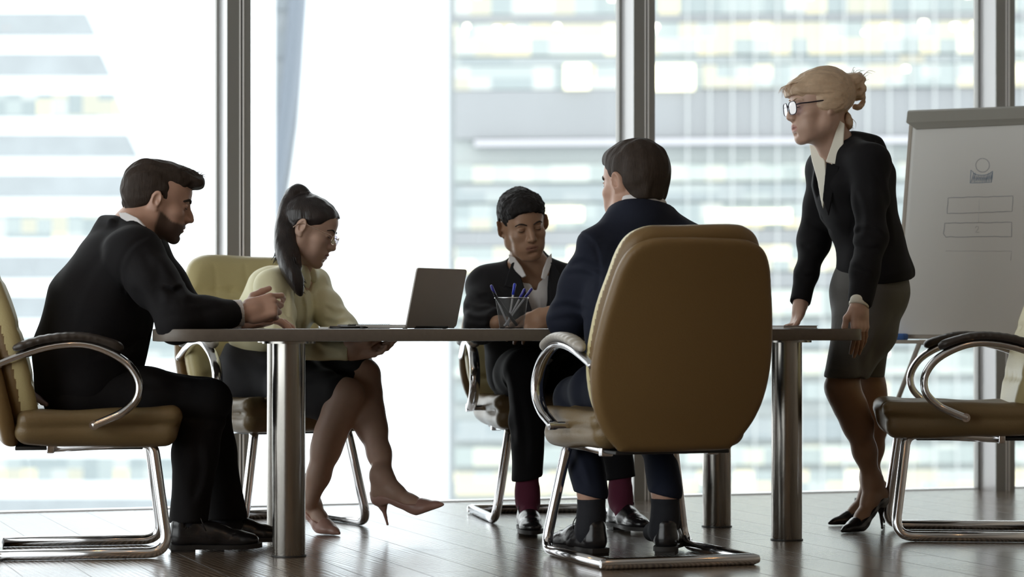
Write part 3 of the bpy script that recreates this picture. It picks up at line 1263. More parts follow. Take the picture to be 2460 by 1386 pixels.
def round_poly(pts, r, n=8):
    m = len(pts)
    out = []
    for i in range(m):
        a, b, c = Vector(pts[i - 1]).to_2d(), Vector(pts[i]).to_2d(), Vector(pts[(i + 1) % m]).to_2d()
        rr = r[i] if isinstance(r, (list, tuple)) else r
        u, w = (a - b).normalized(), (c - b).normalized()
        d = rr / math.tan(u.angle(w) / 2)
        p, q = b + u * d, b + w * d
        for k in range(n + 1):
            t = k / n
            out.append(p * (1 - t) ** 2 + b * 2 * t * (1 - t) + q * t * t)
    return [(v.x, v.y) for v in out]


tb = empty('conference_table', (0, 8.2, 0), 0, label='long dark wooden conference table on round brushed steel posts', cat='table')
outl = round_poly([(-1.12, 7.44), (1.215, 8.17), (.86, 9.17), (-1.22, 8.62)], [.16, .10, .14, .18], 10)


def local(poly, o):
    return [(x - o.location.x, y - o.location.y) for x, y in poly]


def slab(poly, z0, z1, bev=.003):
    bm = bmesh.new()
    vs = [bm.verts.new((x, y, z0)) for x, y in poly]
    f = bm.faces.new(vs)
    r = bmesh.ops.extrude_face_region(bm, geom=[f])
    for v in r['geom']:
        if isinstance(v, bmesh.types.BMVert):
            v.co.z = z1
    bmesh.ops.recalc_face_normals(bm, faces=bm.faces[:])
    ed = [e for e in bm.edges if abs(e.verts[0].co.z - e.verts[1].co.z) < 1e-6]
    bmesh.ops.bevel(bm, geom=ed, offset=bev, segments=2, profile=.5, affect='EDGES')
    bm.verts.index_update()
    v = [x.co.copy() for x in bm.verts]
    f = [[y.index for y in x.verts] for x in bm.faces]
    bm.free()
    return v, f


v, f = slab(local(outl, tb), TOP - .0395, TOP)
top = mesh_obj('tabletop', v, f, [MATS['table_wood'], MATS['table_edge']], tb, False)
for p in top.data.polygons:
    p.material_index = 1 if abs(p.normal.z) < .6 else 0
    p.use_smooth = abs(p.normal.z) < .9
top.data.set_sharp_from_angle(angle=math.radians(30))
for (px, D, z) in ((694, 7.72, 0), (678, 8.30, 0), (1890, 8.31, 0), (1722, 8.86, 0)):
    c = P(px, 1000, D)
    lx, ly = c.x, D - 8.2
    lg = MB().lathe([(.0001, 0), (.0515, 0), (.0525, .002), (.0525, TOP - .0435), (.0001, TOP - .0435)], (lx, ly, 0), 48).build('table_leg', MATS['steel'], tb, auto=40)
    MB().lathe([(.0001, TOP - .047), (.085, TOP - .047), (.085, TOP - .0395)], (lx, ly, 0), 40).build('mounting_plate', MATS['steel'], lg, auto=40)
    MB().lathe([(.0001, .0005), (.056, .0005), (.056, .004), (.0525, .005)], (lx, ly, 0), 40).build('foot_ring', MATS['black_plastic'], lg, auto=40)
# ------------------------------------------------------------------ people: helpers
def rr(px, D):
    return px * D / F


SK = dict(rough=.48)
mat('skin_fair', (.50, .30, .22), .48, noise=(40, .08), **{'Subsurface Weight': .08, 'Subsurface Radius': (.01, .004, .002), 'Subsurface Scale': .5})
mat('skin_warm', (.64, .43, .33), .48, noise=(40, .08), **{'Subsurface Weight': .08, 'Subsurface Radius': (.01, .004, .002), 'Subsurface Scale': .5})
mat('skin_light', (.58, .38, .29), .48, noise=(40, .08), **{'Subsurface Weight': .08, 'Subsurface Radius': (.01, .004, .002), 'Subsurface Scale': .5})
mat('skin_tan', (.40, .235, .15), .46, noise=(40, .08), **{'Subsurface Weight': .08, 'Subsurface Radius': (.01, .004, .002), 'Subsurface Scale': .5})
mat('shirt_tail', (.30, .22, .22), .8)
mat('stockings', (.20, .115, .08), .42)
mat('lips_dark', (.36, .15, .12), .4)
mat('lips_rose', (.50, .16, .15), .35)
mat('beard_skin', (.085, .05, .035), .75, noise=(300, .4), bump=(400, .4))
mat('hair_brown', (.032, .021, .015), .68, spec=.3, noise=(60, .35), bump=(120, .5, (1, 1, .25)))
mat('hair_dark', (.010, .008, .008), .7, spec=.3, noise=(90, .4), bump=(220, .6))
mat('hair_black', (.020, .014, .014), .32, noise=(80, .4), bump=(260, .5, (1, 1, .12)))
mat('hair_blonde', (.60, .43, .29), .45, noise=(70, .22), bump=(150, .55, (.2, 1, 1)))
mat('suit_black', (.0085, .008, .0095), .85, bump=(600, .15), spec=.25)
mat('suit_navy', (.008, .011, .024), .85, bump=(600, .15), spec=.3)
mat('suit_charcoal', (.016, .016, .019), .85, bump=(600, .15), spec=.3)
mat('trouser_black', (.008, .0072, .008), .85, bump=(600, .12), spec=.25)
mat('shirt_white', (.78, .77, .78), .7, bump=(500, .08))
mat('blouse_cream', (.84, .81, .70), .5)
mat('blouse_yellow', (.88, .84, .56), .6, bump=(40, .25))
mat('skirt_black', (.014, .013, .016), .8, bump=(500, .12))
mat('skirt_grey', (.10, .095, .088), .75, bump=(400, .2))
mat('shoe_leather', (.014, .013, .014), .24)
mat('shoe_sole', (.018, .015, .013), .6)
mat('pump_pink', (.56, .33, .27), .35)
mat('pump_black', (.010, .009, .010), .2)
mat('sock_dark', (.009, .010, .015), .85, bump=(300, .3))
mat('sock_maroon', (.14, .020, .050), .85, bump=(300, .3))
mat('metal_gold', (.8, .62, .5), .2, 1.0)
mat('metal_dark', (.05, .045, .06), .3, .8)
mat('button', (.01, .01, .012), .3)


def skin_mix():
    """lips, stubble and stockings tint the skin where the body carries those masks"""
    for mn, lip in (('skin_fair', (.36, .15, .12)), ('skin_warm', (.42, .16, .14)), ('skin_light', (.42, .19, .15)), ('skin_tan', (.30, .155, .11))):
        nt = MATS[mn].node_tree
        b = nt.nodes['Principled BSDF']
        prev = b.inputs['Base Color'].links[0].from_socket
        for an, col in (('lips', lip), ('beard', (.060, .036, .026)), ('stocking', (.30, .17, .10))):
            at = nt.nodes.new('ShaderNodeAttribute')
            at.attribute_name = an
            mx = nt.nodes.new('ShaderNodeMix')
            mx.data_type = 'RGBA'
            mx.inputs[7].default_value = (*col, 1)
            nt.links.new(at.outputs['Fac'], mx.inputs[0])
            nt.links.new(prev, mx.inputs[6])
            prev = mx.outputs[2]
        nt.links.new(prev, b.inputs['Base Color'])


skin_mix()


def blade(root, name, pts, th=.0032, m='shirt_white', res=.0026):
    """piece of stiff cloth over a nearly flat outline"""
    q = [P(*a) for a in pts]
    c = sum(q, Vector()) / len(q)
    n = Vector()
    for i in range(len(q)):
        n += (q[i] - c).cross(q[(i + 1) % len(q)] - c)
    n.normalize()
    X = (q[1] - q[0]).normalized()
    X = (X - n * X.dot(n)).normalized()
    Y = n.cross(X)
    S3 = Solid()
    S3.poly([((a - c).dot(X), (a - c).dot(Y)) for a in q], th, c, X, Y, rad=.002)
    return fin(S3.build(name, res, MATS[m]), root)


def person(name_loc, label, group=None):
    p = empty('person', name_loc)
    tag(p, label, 'person', group)
    return p


def fin(o, root):
    return reparent(o, root)


def hand(S, w, d, n, thumb_side, s=1.0, curl=(20, 25, 15), spread=3.0, curls=None, thumb=None, wr=.027):
    """w wrist, d direction of the palm, n back-of-hand normal, thumb_side direction towards the thumb"""
    w, d, n = Vector(w), Vector(d).normalized(), Vector(n)
    n = (n - d * n.dot(d)).normalized()
    t = n.cross(d).normalized()
    if t.dot(Vector(thumb_side)) < 0:
        t = -t
    R = Matrix((t, d, n)).transposed()
    L = lambda a, b, c: w + (t * a + d * b + n * c) * s
    S.box(L(0, .052, 0), (.039 * s, .044 * s, .0135 * s), R, .012 * s, .012)
    S.cone(L(0, -.01, 0), L(0, .03, 0), wr * s, .026 * s, .02)
    S.ell(L(.024, .035, -.008), (.017 * s, .032 * s, .015 * s), R, .012)
    S.ell(L(-.026, .045, -.007), (.014 * s, .034 * s, .013 * s), R, .012)
    bx = (.0295, .0100, -.0100, -.0285)
    by = (.091, .095, .091, .083)
    ln = ((.041, .025, .022), (.045, .028, .023), (.041, .026, .022), (.032, .020, .019))
    tips = []
    for i in range(4):
        c = curls[i] if curls else curl
        a = 0.0
        sp = math.radians((1.5 - i) * spread)
        dd = (d * math.cos(sp) + t * math.sin(sp)).normalized()
        p = L(bx[i], by[i], .002)
        r = .0092 if i < 3 else .0080
        S.cone(L(bx[i] * .8, .05, 0), p, r * s, r * 1.08 * s, .008)
        for j in range(3):
            a += math.radians(c[j])
            v = dd * math.cos(a) - n * math.sin(a)
            q = p + v * ln[i][j] * s
            r2 = r * (.93 if j < 2 else .82)
            S.cone(p, q, r * s, r2 * s, .0035)
            p, r = q, r2
        tips.append(p)
    th = thumb or ((.75, .75, -.1), (.35, .95, -.1), (.2, 1, -.1))
    p = L(.026, .022, -.004)
    r = .0135
    for v, l, r2 in zip(th, (.040, .032, .026), (.0115, .0102, .0085)):
        u = (t * v[0] + d * v[1] + n * v[2]).normalized()
        q = p + u * l * s
        S.cone(p, q, r * s, r2 * s, .006)
        p, r = q, r2
    return tips, p


def oxford(root, heel, toe_dir, up=(0, 0, 1), s=1.0, sole_m=None, mirror=1):
    """laced leather shoe; heel = point under the back of the heel"""
    f = Frame(heel, toe_dir, up, s)
    S = Solid()
    S.cone(f(0, .036, .048), f(0, .036, .085), .034 * s, .034 * s, .02)
    S.cone(f(0, .036, .045), f(0, .13, .045), .034 * s, .036 * s, .02)
    S.cone(f(0, .13, .046), f(.004 * mirror, .20, .034), .038 * s, .034 * s, .02)
    S.ell(f(.004 * mirror, .215, .034), (.040 * s, .066 * s, .026 * s), f.R, .02)
    S.cone(f(0, .07, .085), f(0, .16, .056), .024 * s, .026 * s, .02)
    S.cone(f(0, .042, .115), f(0, .046, .09), .030 * s, .032 * s, .0, 's')
    S.box(f(0, .12, -.019), (.2, .3, .040), f.R, .001, .002, 's')
    S.chain([f(0, .262, .050), f(-.030, .196, .058), f(-.047, .170, .03)], [.001] * 3, .0035, 's')
    S.chain([f(0, .262, .050), f(.034, .196, .058), f(.050, .170, .03)], [.001] * 3, .0035, 's')
    S.chain([f(-.034, .075, .085), f(-.040, .12, .045), f(-.046, .16, .028)], [.001] * 3, .003, 's')
    S.chain([f(.034, .075, .085), f(.040, .12, .045), f(.050, .16, .028)], [.001] * 3, .003, 's')
    sh = fin(S.build('shoe', .003, MATS['shoe_leather']), root)
    m = mirror
    out = [(-.030, .0), (.030, .0), (.037, .05), (.034 + .004 * m, .11), (.046 + .003 * m, .19), (.036 + .006 * m, .25), (.010 * m + .012, .287), (.010 * m - .012, .287), (-.034 + .006 * m, .25), (-.045 + .003 * m, .19), (-.034 + .004 * m, .11), (-.037, .05)]
    out = [(p.x, p.y) for p in spline([(a, b, 0) for a, b in out], 4, True)]
    b = MB().prism(out, .012, .024, f.R * s if False else Matrix([list(r) for r in (f.R * s)]), heel)
    hl = [(x * .98, y) for x, y in out if y < .078]
    b2 = MB().prism(out, .010, .024, f.R * s, heel)
    b2.prism([(-.030, .002), (.030, .002), (.036, .045), (.034, .078), (-.034, .078), (-.036, .045)], 0, .012, f.R * s, heel)
    reparent_sub(b2.build('sole', sole_m or MATS['shoe_sole'], None, auto=35), sh)
    b3 = MB()
    for i in range(4):
        y = .082 + i * .018
        z = .113 - i * .0125
        b3.tube(spline([f(-.019, y, z - .006), f(-.008, y + .004, z + .001), f(.008, y + .004, z + .001), f(.019, y, z - .006)], 4), .0022 * s, 8)
    b3.tube(spline([f(0, .082, .114), f(-.022, .088, .122), f(-.036, .100, .098), f(-.030, .108, .075)], 5), .0017 * s, 8)
    b3.tube(spline([f(0, .082, .114), f(.022, .088, .122), f(.038, .100, .094), f(.034, .110, .07)], 5), .0017 * s, 8)
    reparent_sub(b3.build('laces', MATS['shoe_leather'], None, True), sh)
    return sh


def reparent_sub(o, part):
    """sub-part modelled in world space under a part modelled in world space"""
    o.parent = part
    root = part.parent
    o.matrix_parent_inverse = Matrix.Identity(4)
    return o


def pump(root, S, heel, toe_dir, up, m, s=1.0, h=.088, ank=.040):
    """stiletto pump; adds the foot to body solid S. heel = tip of the stiletto"""
    f = Frame(heel, toe_dir, up, s)
    # the foot itself
    S.chain([f(0, ank, h + .085), f(0, .018, h + .032)], [.031 * s, .030 * s], .03)
    S.chain([f(0, ank, h + .085), f(0, .080, h + .010)], [.031 * s, .027 * s], .03)
    ft = [f(0, .018, h + .032), f(0, .070, h + .012), f(0, .120, .052), f(0, .170, .024), f(0, .205, .016)]
    S.chain(ft, [.030 * s, .028 * s, .026 * s, .018 * s, .010 * s], .02)
    T = Solid()
    pts = [f(0, .010, h + .012), f(0, .035, h + .004), f(0, .085, h * .62 + .010), f(0, .130, .032), f(0, .165, .020), f(0, .215, .011), f(0, .240, .007)]
    T.chain(pts, [.031 * s, .031 * s, .030 * s, .031 * s, .026 * s, .0125 * s, .006 * s], .02)
    T.ell(f(0, .160, .016), (.034 * s, .05 * s, .018 * s), f.R, .015)
    T.cone(f(0, -.012, h + .034), f(0, -.006, h + .01), .012 * s, .018 * s, .02)
    # throat line: open over the instep
    X = f.f
    T.poly([(-.012, h + .046), (.015, h + .024), (.06, h + .002), (.105, h * .38 + .022), (.150, .038), (.158, .060), (.140, .16), (.0, .2), (-.03, .16)], .2, f(0, 0, 0), f.f, f.z, k=.003, mode='s')
    T.poly([(-.10, -.05), (.012, h - .020), (.05, h - .020), (.105, .024), (.135, .001), (.26, .000), (.3, -.1)], .2, f(0, 0, 0), f.f, f.z, k=.004, mode='s')
    for i in range(1):
        T.cone(f(0, .012, h + .0), f(0, .008, h - .022), .021 * s, .014 * s, .01)
        T.cone(f(0, .008, h - .022), f(0, .0, .006), .0095 * s, .0042 * s, .012)
        T.cone(f(0, .0, .006), f(0, .0, .0035), .0048 * s, .0048 * s, .002)
    return fin(T.build('high_heel_shoe', .0028, m), root)


def ring_collar(root, name, c0, c1, r0, r1, th, m, res=.003, front=None, lay=None):
    """band around the neck from c0 up to c1; front=(point, direction) opens it"""
    S = Solid()
    ax = (Vector(c1) - Vector(c0))
    S.cone(c0, c1, r0 + th, r1 + th, 0)
    S.cone(Vector(c0) - ax * .3, Vector(c1) + ax * 1.5, r0 - (r1 - r0) * .3, r1 + (r1 - r0) * 1.5, .001, 's')
    S.plane(c1, ax, .004)
    S.plane(c0, -ax, .004)
    if front:
        S.box(Vector(front[0]), front[1], front[2] if len(front) > 2 else None, .002, .004, 's')
    return fin(S.build(name, res, m), root)


def folds(seed, amp=.0035, f0=14, f1=38, st=(1, 1, 1)):
    return disp_noise(seed, 9, f0, f1, amp, st)


def creases(S, pts, r=.004, k=.02):
    """soft crease pressed into cloth along a line, with a raised lip beside it"""
    q = np.array([list(p) for p in spline(pts, 4)])
    amp, w = r * 1.7, k * .55

    def fn(p):
        out = np.zeros(len(p))
        lo, hi = q.min(0) - k * 2, q.max(0) + k * 2
        m = (p[:, 0] > lo[0]) & (p[:, 0] < hi[0]) & (p[:, 2] > lo[2]) & (p[:, 2] < hi[2]) & (p[:, 1] > lo[1] - .1) & (p[:, 1] < hi[1] + .1)
        if not m.any():
            return out
        u = p[m][:, [0, 2]]
        d = np.full(len(u), 9.0)
        sd = np.zeros(len(u))
        for i in range(len(q) - 1):
            a, b = q[i][[0, 2]], q[i + 1][[0, 2]]
            e = b - a
            t = np.clip(((u - a) @ e) / max(e @ e, 1e-9), 0, 1)
            v = u - a - t[:, None] * e
            dd = np.sqrt((v * v).sum(1))
            cr = (e[0] * v[:, 1] - e[1] * v[:, 0]) / max(np.sqrt(e @ e), 1e-6)
            fade = np.clip((i + t + 1.2) / 3, 0, 1) * np.clip((len(q) - i - t + .2) / 3, 0, 1)
            dd = dd + (1 - fade) * w
            s_ = dd < d
            d = np.where(s_, dd, d)
            sd = np.where(s_, cr, sd)
        out[m] = amp * np.exp(-(d / w) ** 2) - amp * .6 * np.exp(-((sd - w * 1.6) / w) ** 2) * np.exp(-(np.maximum(d - w * 1.6, 0) / w) ** 2)
        return out
    S.disp(fn)


def tube_parts(root, name, paths, r, m, flat=None, seg=8):
    b = MB()
    for p in paths:
        b.tube(p, r, seg, flat=flat)
    return fin(b.build(name, m, None, True), root)
# ------------------------------------------------------------------ things on the table
mat('laptop_alu', (.52, .50, .47), .45, .25)
mat('key_black', (.02, .02, .022), .5)
mat('paper', (.90, .90, .88), .75)
mat('paper_grey', (.34, .34, .35), .7)
mat('cover_dark', (.10, .10, .105), .5)
mat('wire_dark', (.03, .03, .03), .35, .7)
mat('pen_blue', (.03, .06, .55), .3)
mat('pen_navy', (.05, .05, .32), .3)
mat('pen_clear', (.92, .93, .97), .12, Alpha=.6)
mat('pen_black', (.02, .02, .022), .35)
mat('cover_pink', (.55, .44, .42), .5)
mat('board_frame', (.55, .50, .44), .5)
mat('clamp_grey', (.38, .37, .33), .55)
mat('ink_blue', (.30, .39, .52), .8)
mat('ink_grey', (.40, .42, .46), .8)
mat('ink_faint', (.64, .65, .66), .8)
mat('eraser_blue', (.06, .17, .50), .7)
mat('screen_dark', (.02, .025, .03), .15)


m_ = MATS['wire_mesh'] = bpy.data.materials.new('wire_mesh')
m_.use_nodes = True
m_.node_tree.nodes['Principled BSDF'].inputs['Base Color'].default_value = (.085, .088, .088, 1)
m_.node_tree.nodes['Principled BSDF'].inputs['Roughness'].default_value = .5
m_.node_tree.nodes['Principled BSDF'].inputs['Alpha'].default_value = .45


def rot2(ax, ay):
    """rotation whose local X is the level direction (ax, ay)"""
    return math.atan2(ay, ax)


def build_laptop():
    a, b = P(977, 788, 7.95), P(1097, 788, 8.20)
    d = (b - a)
    d.z = 0
    w = d.length
    mid = (a + b) / 2
    r = empty('laptop', (mid.x, mid.y, TOP), rot2(d.x, d.y), label='open silver laptop on the table, its lid turned towards the camera', cat='laptop')
    # local: X along the hinge, +Y to the keyboard side
    o = round_poly([(-w / 2, .004), (w / 2, .004), (w / 2, .212), (-w / 2, .212)], .012, 5)
    v, f_ = slab(o, .002, .0125, .002)
    base = mesh_obj('base', v, f_, MATS['laptop_alu'], r, False)
    kb = MB()
    for i in range(13):
        for j in range(5):
            kb.box((-w / 2 + .028 + i * (w - .056) / 12, .045 + j * .018, .0128), (.0085, .0072, .0008))
    k = kb.build('keyboard', MATS['key_black'], base)
    MB().box((0, .168, .0127), (.05, .032, .0004)).build('trackpad', MATS['laptop_alu'], base)
    for sx in (-1, 1):
        for yy in (.03, .19):
            MB().lathe([(.0001, 0), (.006, 0), (.006, .002), (.0001, .002)], (sx * (w / 2 - .03), yy, 0), 14).build('rubber_foot', MATS['key_black'], base)
    th = math.radians(-13)
    R = Matrix.Rotation(th, 3, 'X') @ Matrix.Rotation(math.radians(90), 3, 'X')
    R = Matrix.Rotation(math.radians(90) - th, 3, 'X')
    lid_o = round_poly([(-w / 2, 0), (w / 2, 0), (w / 2, .200), (-w / 2, .200)], .013, 6)
    v, f_ = slab(lid_o, -.003, .003, .0015)
    piv = Vector((0, .004, .006))
    lid = mesh_obj('lid', [piv + R @ Vector(q) for q in v], f_, MATS['laptop_alu'], r, False)
    v, f_ = slab(round_poly([(-w / 2 + .008, .012), (w / 2 - .008, .012), (w / 2 - .008, .192), (-w / 2 + .008, .192)], .004, 3), -.0036, -.003, .0002)
    mesh_obj('screen', [piv + R @ Vector(q) for q in v], f_, MATS['screen_dark'], lid, False)
    MB().tube([(-w * .32, .004, .006), (w * .32, .004, .006)], .0055, 14).build('hinge', MATS['key_black'], r, True)
    return r


def sheet(name, c, size, ang, z, m, label, cat, th=.0004, group=None):
    v, f_ = slab([(-size[0] / 2, -size[1] / 2), (size[0] / 2, -size[1] / 2), (size[0] / 2, size[1] / 2), (-size[0] / 2, size[1] / 2)], 0, th, th * .2)
    o = mesh_obj(name, v, f_, MATS[m], None, False)
    o.location = (c[0], c[1], z)
    o.rotation_euler = (0, 0, math.radians(ang))
    return tag(o, label, cat, group)


def build_desk_things():
    build_laptop()
    z = TOP
    pc = P(752, 0, 7.86)
    sheet('paper_sheet', (pc.x, 7.86), (.21, .15), 30, z + .0003, 'paper', 'white paper sheet lying flat in front of the woman in the yellow blouse', 'paper', .0006)
    pc = P(640, 0, 7.90)
    sheet('paper_sheet', (pc.x + .02, 7.98), (.20, .15), 12, z + .0003, 'paper', 'white paper sheet under the gesturing hand of the bearded man', 'paper', .0006)
    pc = P(1292, 0, 8.35)
    sheet('paper_sheet', (pc.x, 8.42), (.13, .24), -8, z + .0003, 'paper', 'white paper sheet under the hands of the young man', 'paper', .0006)
    pc = P(1412, 0, 8.1)
    sheet('paper_sheet', (pc.x - .01, 8.22), (.15, .21), 20, z + .0003, 'paper', 'white paper sheet beside the forearm of the man in the navy suit', 'paper', .0006)
    # curled sheet at the end of the stack
    # papers and spiral notebook left of the laptop
    pc = P(870, 0, 8.02)
    c0 = (pc.x - .035, 8.16)
    sheet('paper_stack', c0, (.21, .15), 16, z + .0002, 'paper', 'thick stack of papers left of the laptop, under the spiral notebook', 'papers', .0055)
    nb_ = empty('spiral_notebook', (pc.x + .0, 8.15, z + .0062), math.radians(22), label='grey spiral notebook lying on the stack of papers beside the laptop', cat='notebook')
    MB().box((0, 0, .0035), (.078, .055, .0030), None, .001).build('pages', MATS['paper_grey'], nb_)
    MB().box((0, 0, .0072), (.080, .057, .0006), None, .0003).build('cover', MATS['cover_dark'], nb_)
    pts = []
    for i in range(22 * 8 + 1):
        t = i / 8
        pts.append((-.074 + t * .148 / 22, -.055 + .0052 * math.cos(2 * math.pi * t), .0052 + .0052 * math.sin(2 * math.pi * t)))
    MB().tube(pts, .0007, 6).build('spiral_wire', MATS['wire_dark'], nb_, True)
    q = P(838, 0, 7.80)
    pn = empty('ballpoint_pen', (q.x, 7.80, z + .0045), math.radians(6), label='dark ballpoint pen lying on the table beside the stack of papers', cat='pen')
    MB().tube([(-.062, 0, 0), (.035, 0, 0)], .0043, 12).build('barrel', MATS['pen_black'], pn, True)
    MB().tube([(.035, 0, 0), (.052, 0, 0), (.062, 0, 0)], [.0046, .0046, .0012], 12).build('tip', MATS['wire_dark'], pn, True)
    MB().box((-.045, 0, .0048), (.018, .0015, .0006)).build('clip', MATS['chrome'], pn)
    # notebook under the standing woman's hand
    q = P(1898, 0, 8.62)
    bk = empty('closed_notebook', (q.x, 8.60, z), math.radians(17), label='thin closed notebook with a pale pink edge under the hand of the standing woman', cat='notebook')
    MB().box((0, 0, .0050), (.064, .085, .0042), None, .001).build('pages', MATS['paper'], bk)
    MB().box((0, 0, .0102), (.066, .088, .0010), None, .0005).build('cover', MATS['cover_pink'], bk)
    MB().box((0, 0, .0008), (.066, .088, .0008), None, .0004).build('back_cover', MATS['cover_dark'], bk)
    # pen cup of wire mesh
    pc = P(1229, 0, 8.0)
    cup = empty('pen_cup', (pc.x, 8.0, z), 0, label='black wire mesh pen cup standing on the table beside the laptop', cat='pen cup')
    MB().lathe([(.0395, .001), (.040, .004), (.0545, .101)], seg=64).build('mesh_wall', MATS['wire_mesh'], cup, True)
    MB().lathe([(.0001, .0015), (.0405, .0015), (.0415, .004), (.0395, .004), (.0001, .004)], seg=48).build('base', MATS['wire_dark'], cup, auto=40)
    MB().tube([(.0555 * math.cos(a), .0555 * math.sin(a), .102) for a in np.linspace(0, 6.2832, 49)[:-1]], .0020, 10, closed=True).build('rim', MATS['chrome'], cup, True)
    pens = [((-.010, -.006), (-.050, -.02), 'pen_navy', 'blue capped pen leaning to the left in the pen cup', .150),
            ((-.012, .012), (.003, .030), 'pen_blue', 'bright blue capped pen standing almost upright in the pen cup', .148),
            ((-.022, -.010), (.028, -.015), 'pen_navy', 'blue capped pen leaning right in the pen cup, shorter of the two', .142),
            ((-.026, .016), (.044, .010), 'pen_navy', 'blue capped pen leaning furthest to the right in the pen cup', .158)]
    for (bx, by), (tx, ty), mm, lb, ln in pens:
        # from the bottom of the cup through the rim
        a = Vector((bx, by, .008))
        t = Vector((tx, ty, .102))
        u = (t - a).normalized()
        p = empty('capped_pen', (pc.x, 8.0, z), 0, label=lb, cat='pen', group='pens in the mesh cup')
        e = a + u * ln
        MB().tube([a + u * .004, e - u * .035], .0032, 10).build('barrel', MATS['pen_clear'], p, True)
        MB().tube([e - u * .040, e - u * .004, e], [.0047, .0050, .0030], 12).build('cap', MATS[mm], p, True)
        MB().tube([a, a + u * .006], [.0012, .0036], 10).build('tip', MATS['chrome'], p, True)
    p = empty('black_pencil', (pc.x, 8.0, z), 0, label='black pencil crossing the pens and leaning left over the rim of the cup', cat='pencil', group=None)
    a, t = Vector((.018, -.020, .010)), Vector((-.047, -.026, .101))
    u = (t - a).normalized()
    MB().tube([a + u * .0, a + u * .122], .0052, 6).build('barrel', MATS['pen_black'], p)
    MB().tube([a + u * .122, a + u * .142], [.0045, .0006], 8).build('lead_tip', MATS['wire_dark'], p, True)


build_desk_things()


# ------------------------------------------------------------------ flip chart
def build_flipchart():
    bl, tl = P(2146, 812, 9.36), P(2200, 272, 9.56)
    ax = Vector((.905, -.425, 0)).normalized()
    up = (tl - bl)
    H = up.length
    up.normalize()
    up = (up - ax * up.dot(ax)).normalized()
    n = ax.cross(up).normalized()
    if n.y > 0:
        n = -n
    r = empty('flip_chart', (bl.x + ax.x * .35, bl.y + ax.y * .35, 0), 0, label='white flip chart on a stand with a sketched figure and boxes, by the window', cat='flip chart')
    W = .70
    R = Matrix((ax, up, n)).transposed()

    def pt(x, y, z=0):
        return bl + ax * x + up * y + n * z

    def bx(name, x0, x1, y0, y1, z0, z1, m, parent=None, bev=0):
        o = MB().box(pt((x0 + x1) / 2, (y0 + y1) / 2, (z0 + z1) / 2), ((x1 - x0) / 2, (y1 - y0) / 2, (z1 - z0) / 2), R, bev).build(name, MATS[m])
        return fin(o, r) if parent is None else reparent_sub(o, parent)
    bd = bx('board', .006, W - .006, .006, H - .02, -.012, -.002, 'paper')
    for x0, x1, y0, y1 in ((0, .014, 0, H - .01), (W - .014, W, 0, H - .01), (0, W, 0, .014)):
        bx('board_frame', x0, x1, y0, y1, -.016, .002, 'board_frame', bd, .002)
    pad = bx('paper_pad', .030, W - .030, .012, H - .045, -.002, .008, 'paper')
    cl = MB()
    prof = [(H + .008, -.02), (H + .008, .014), (H - .004, .028), (H - .050, .034), (H - .066, .018), (H - .066, .006), (H - .03, -.02)]
    a = [pt(-.002, y, z) for y, z in prof]
    b = [pt(W + .002, y, z) for y, z in prof]
    k = len(prof)
    # the lower left corner is cut back
    a[4] = pt(.035, H - .072, .018)
    a[5] = pt(.035, H - .072, .006)
    cl.add(a + b, [tuple(range(k - 1, -1, -1)), tuple(range(k, 2 * k))] + [(i, (i + 1) % k, k + (i + 1) % k, k + i) for i in range(k)])
    fin(cl.build('clamp_bar', MATS['clamp_grey']), r)

    def onpad(px, py, off=.0084):
        o = Vector((0, 0, EYE))
        d = P(px, py, 1.0) - o
        q = pt(0, 0, off)
        t = (q - o).dot(n) / d.dot(n)
        return o + d * t

    def stroke(name, pts, m, w=.0012, closed=False, parent=pad, wob=.5, seed=1):
        rn = random.Random(seed)
        out = []
        for i in range(len(pts) - (0 if closed else 1)):
            a_, b_ = pts[i], pts[(i + 1) % len(pts)]
            s_ = max(2, int(math.hypot(b_[0] - a_[0], b_[1] - a_[1]) / 12))
            for k_ in range(s_):
                t = k_ / s_
                out.append(onpad(a_[0] + (b_[0] - a_[0]) * t + rn.uniform(-wob, wob), a_[1] + (b_[1] - a_[1]) * t + rn.uniform(-wob, wob)))
        if not closed:
            out.append(onpad(*pts[-1]))
        return reparent_sub(MB().tube(out, w, 6, closed=closed).build(name, MATS[m], None, True), parent)
    stroke('drawn_head', [(2360.5 + 16.5 * math.cos(a), 397 + 16.5 * math.sin(a)) for a in np.linspace(0, 6.283, 21)[:-1]], 'ink_grey', closed=True, wob=.3)
    sh = [(2333, 408), (2340, 417), (2352, 421), (2366, 421), (2378, 416), (2385, 411), (2382, 438), (2356, 439), (2331, 440)]
    stroke('drawn_shoulders', sh, 'ink_blue', closed=True)
    hatch = []
    for i in range(13):
        x = 2333 + i * 4.0
        hatch += [(x, 438), (min(x + 6, 2383), 421 if 2345 < x + 6 < 2372 else 415)]
    stroke('drawn_shading', hatch, 'ink_blue', .0010, wob=.4)
    stroke('drawn_box', [(2278, 475), (2434, 471), (2432, 508), (2275, 513)], 'ink_grey', closed=True, wob=.8)
    stroke('drawn_box', [(2270, 536), (2430, 534), (2430, 568), (2272, 569), (2266, 562)], 'ink_grey', closed=True, wob=.8, seed=3)
    stroke('drawn_box', [(2272, 603), (2430, 603), (2428, 626)], 'ink_faint', .0008, seed=4)
    stroke('drawn_digit', [(2343, 547), (2346, 543), (2351, 545), (2350, 550), (2343, 558), (2353, 558)], 'ink_faint', .0010, wob=.1)
    stroke('drawn_line', [(2352, 478), (2352, 506)], 'ink_faint', .0006)
    stroke('drawn_line', [(2351, 513), (2351, 534)], 'ink_faint', .0006)
    # tray
    tr = MB()
    c = pt(.09, -.018, .030)
    hz = Vector((0, 0, 1))
    fw = hz.cross(ax).normalized()
    if fw.y > 0:
        fw = -fw
    R2 = Matrix((ax, fw, -hz if ax.cross(fw).z < 0 else hz)).transposed()
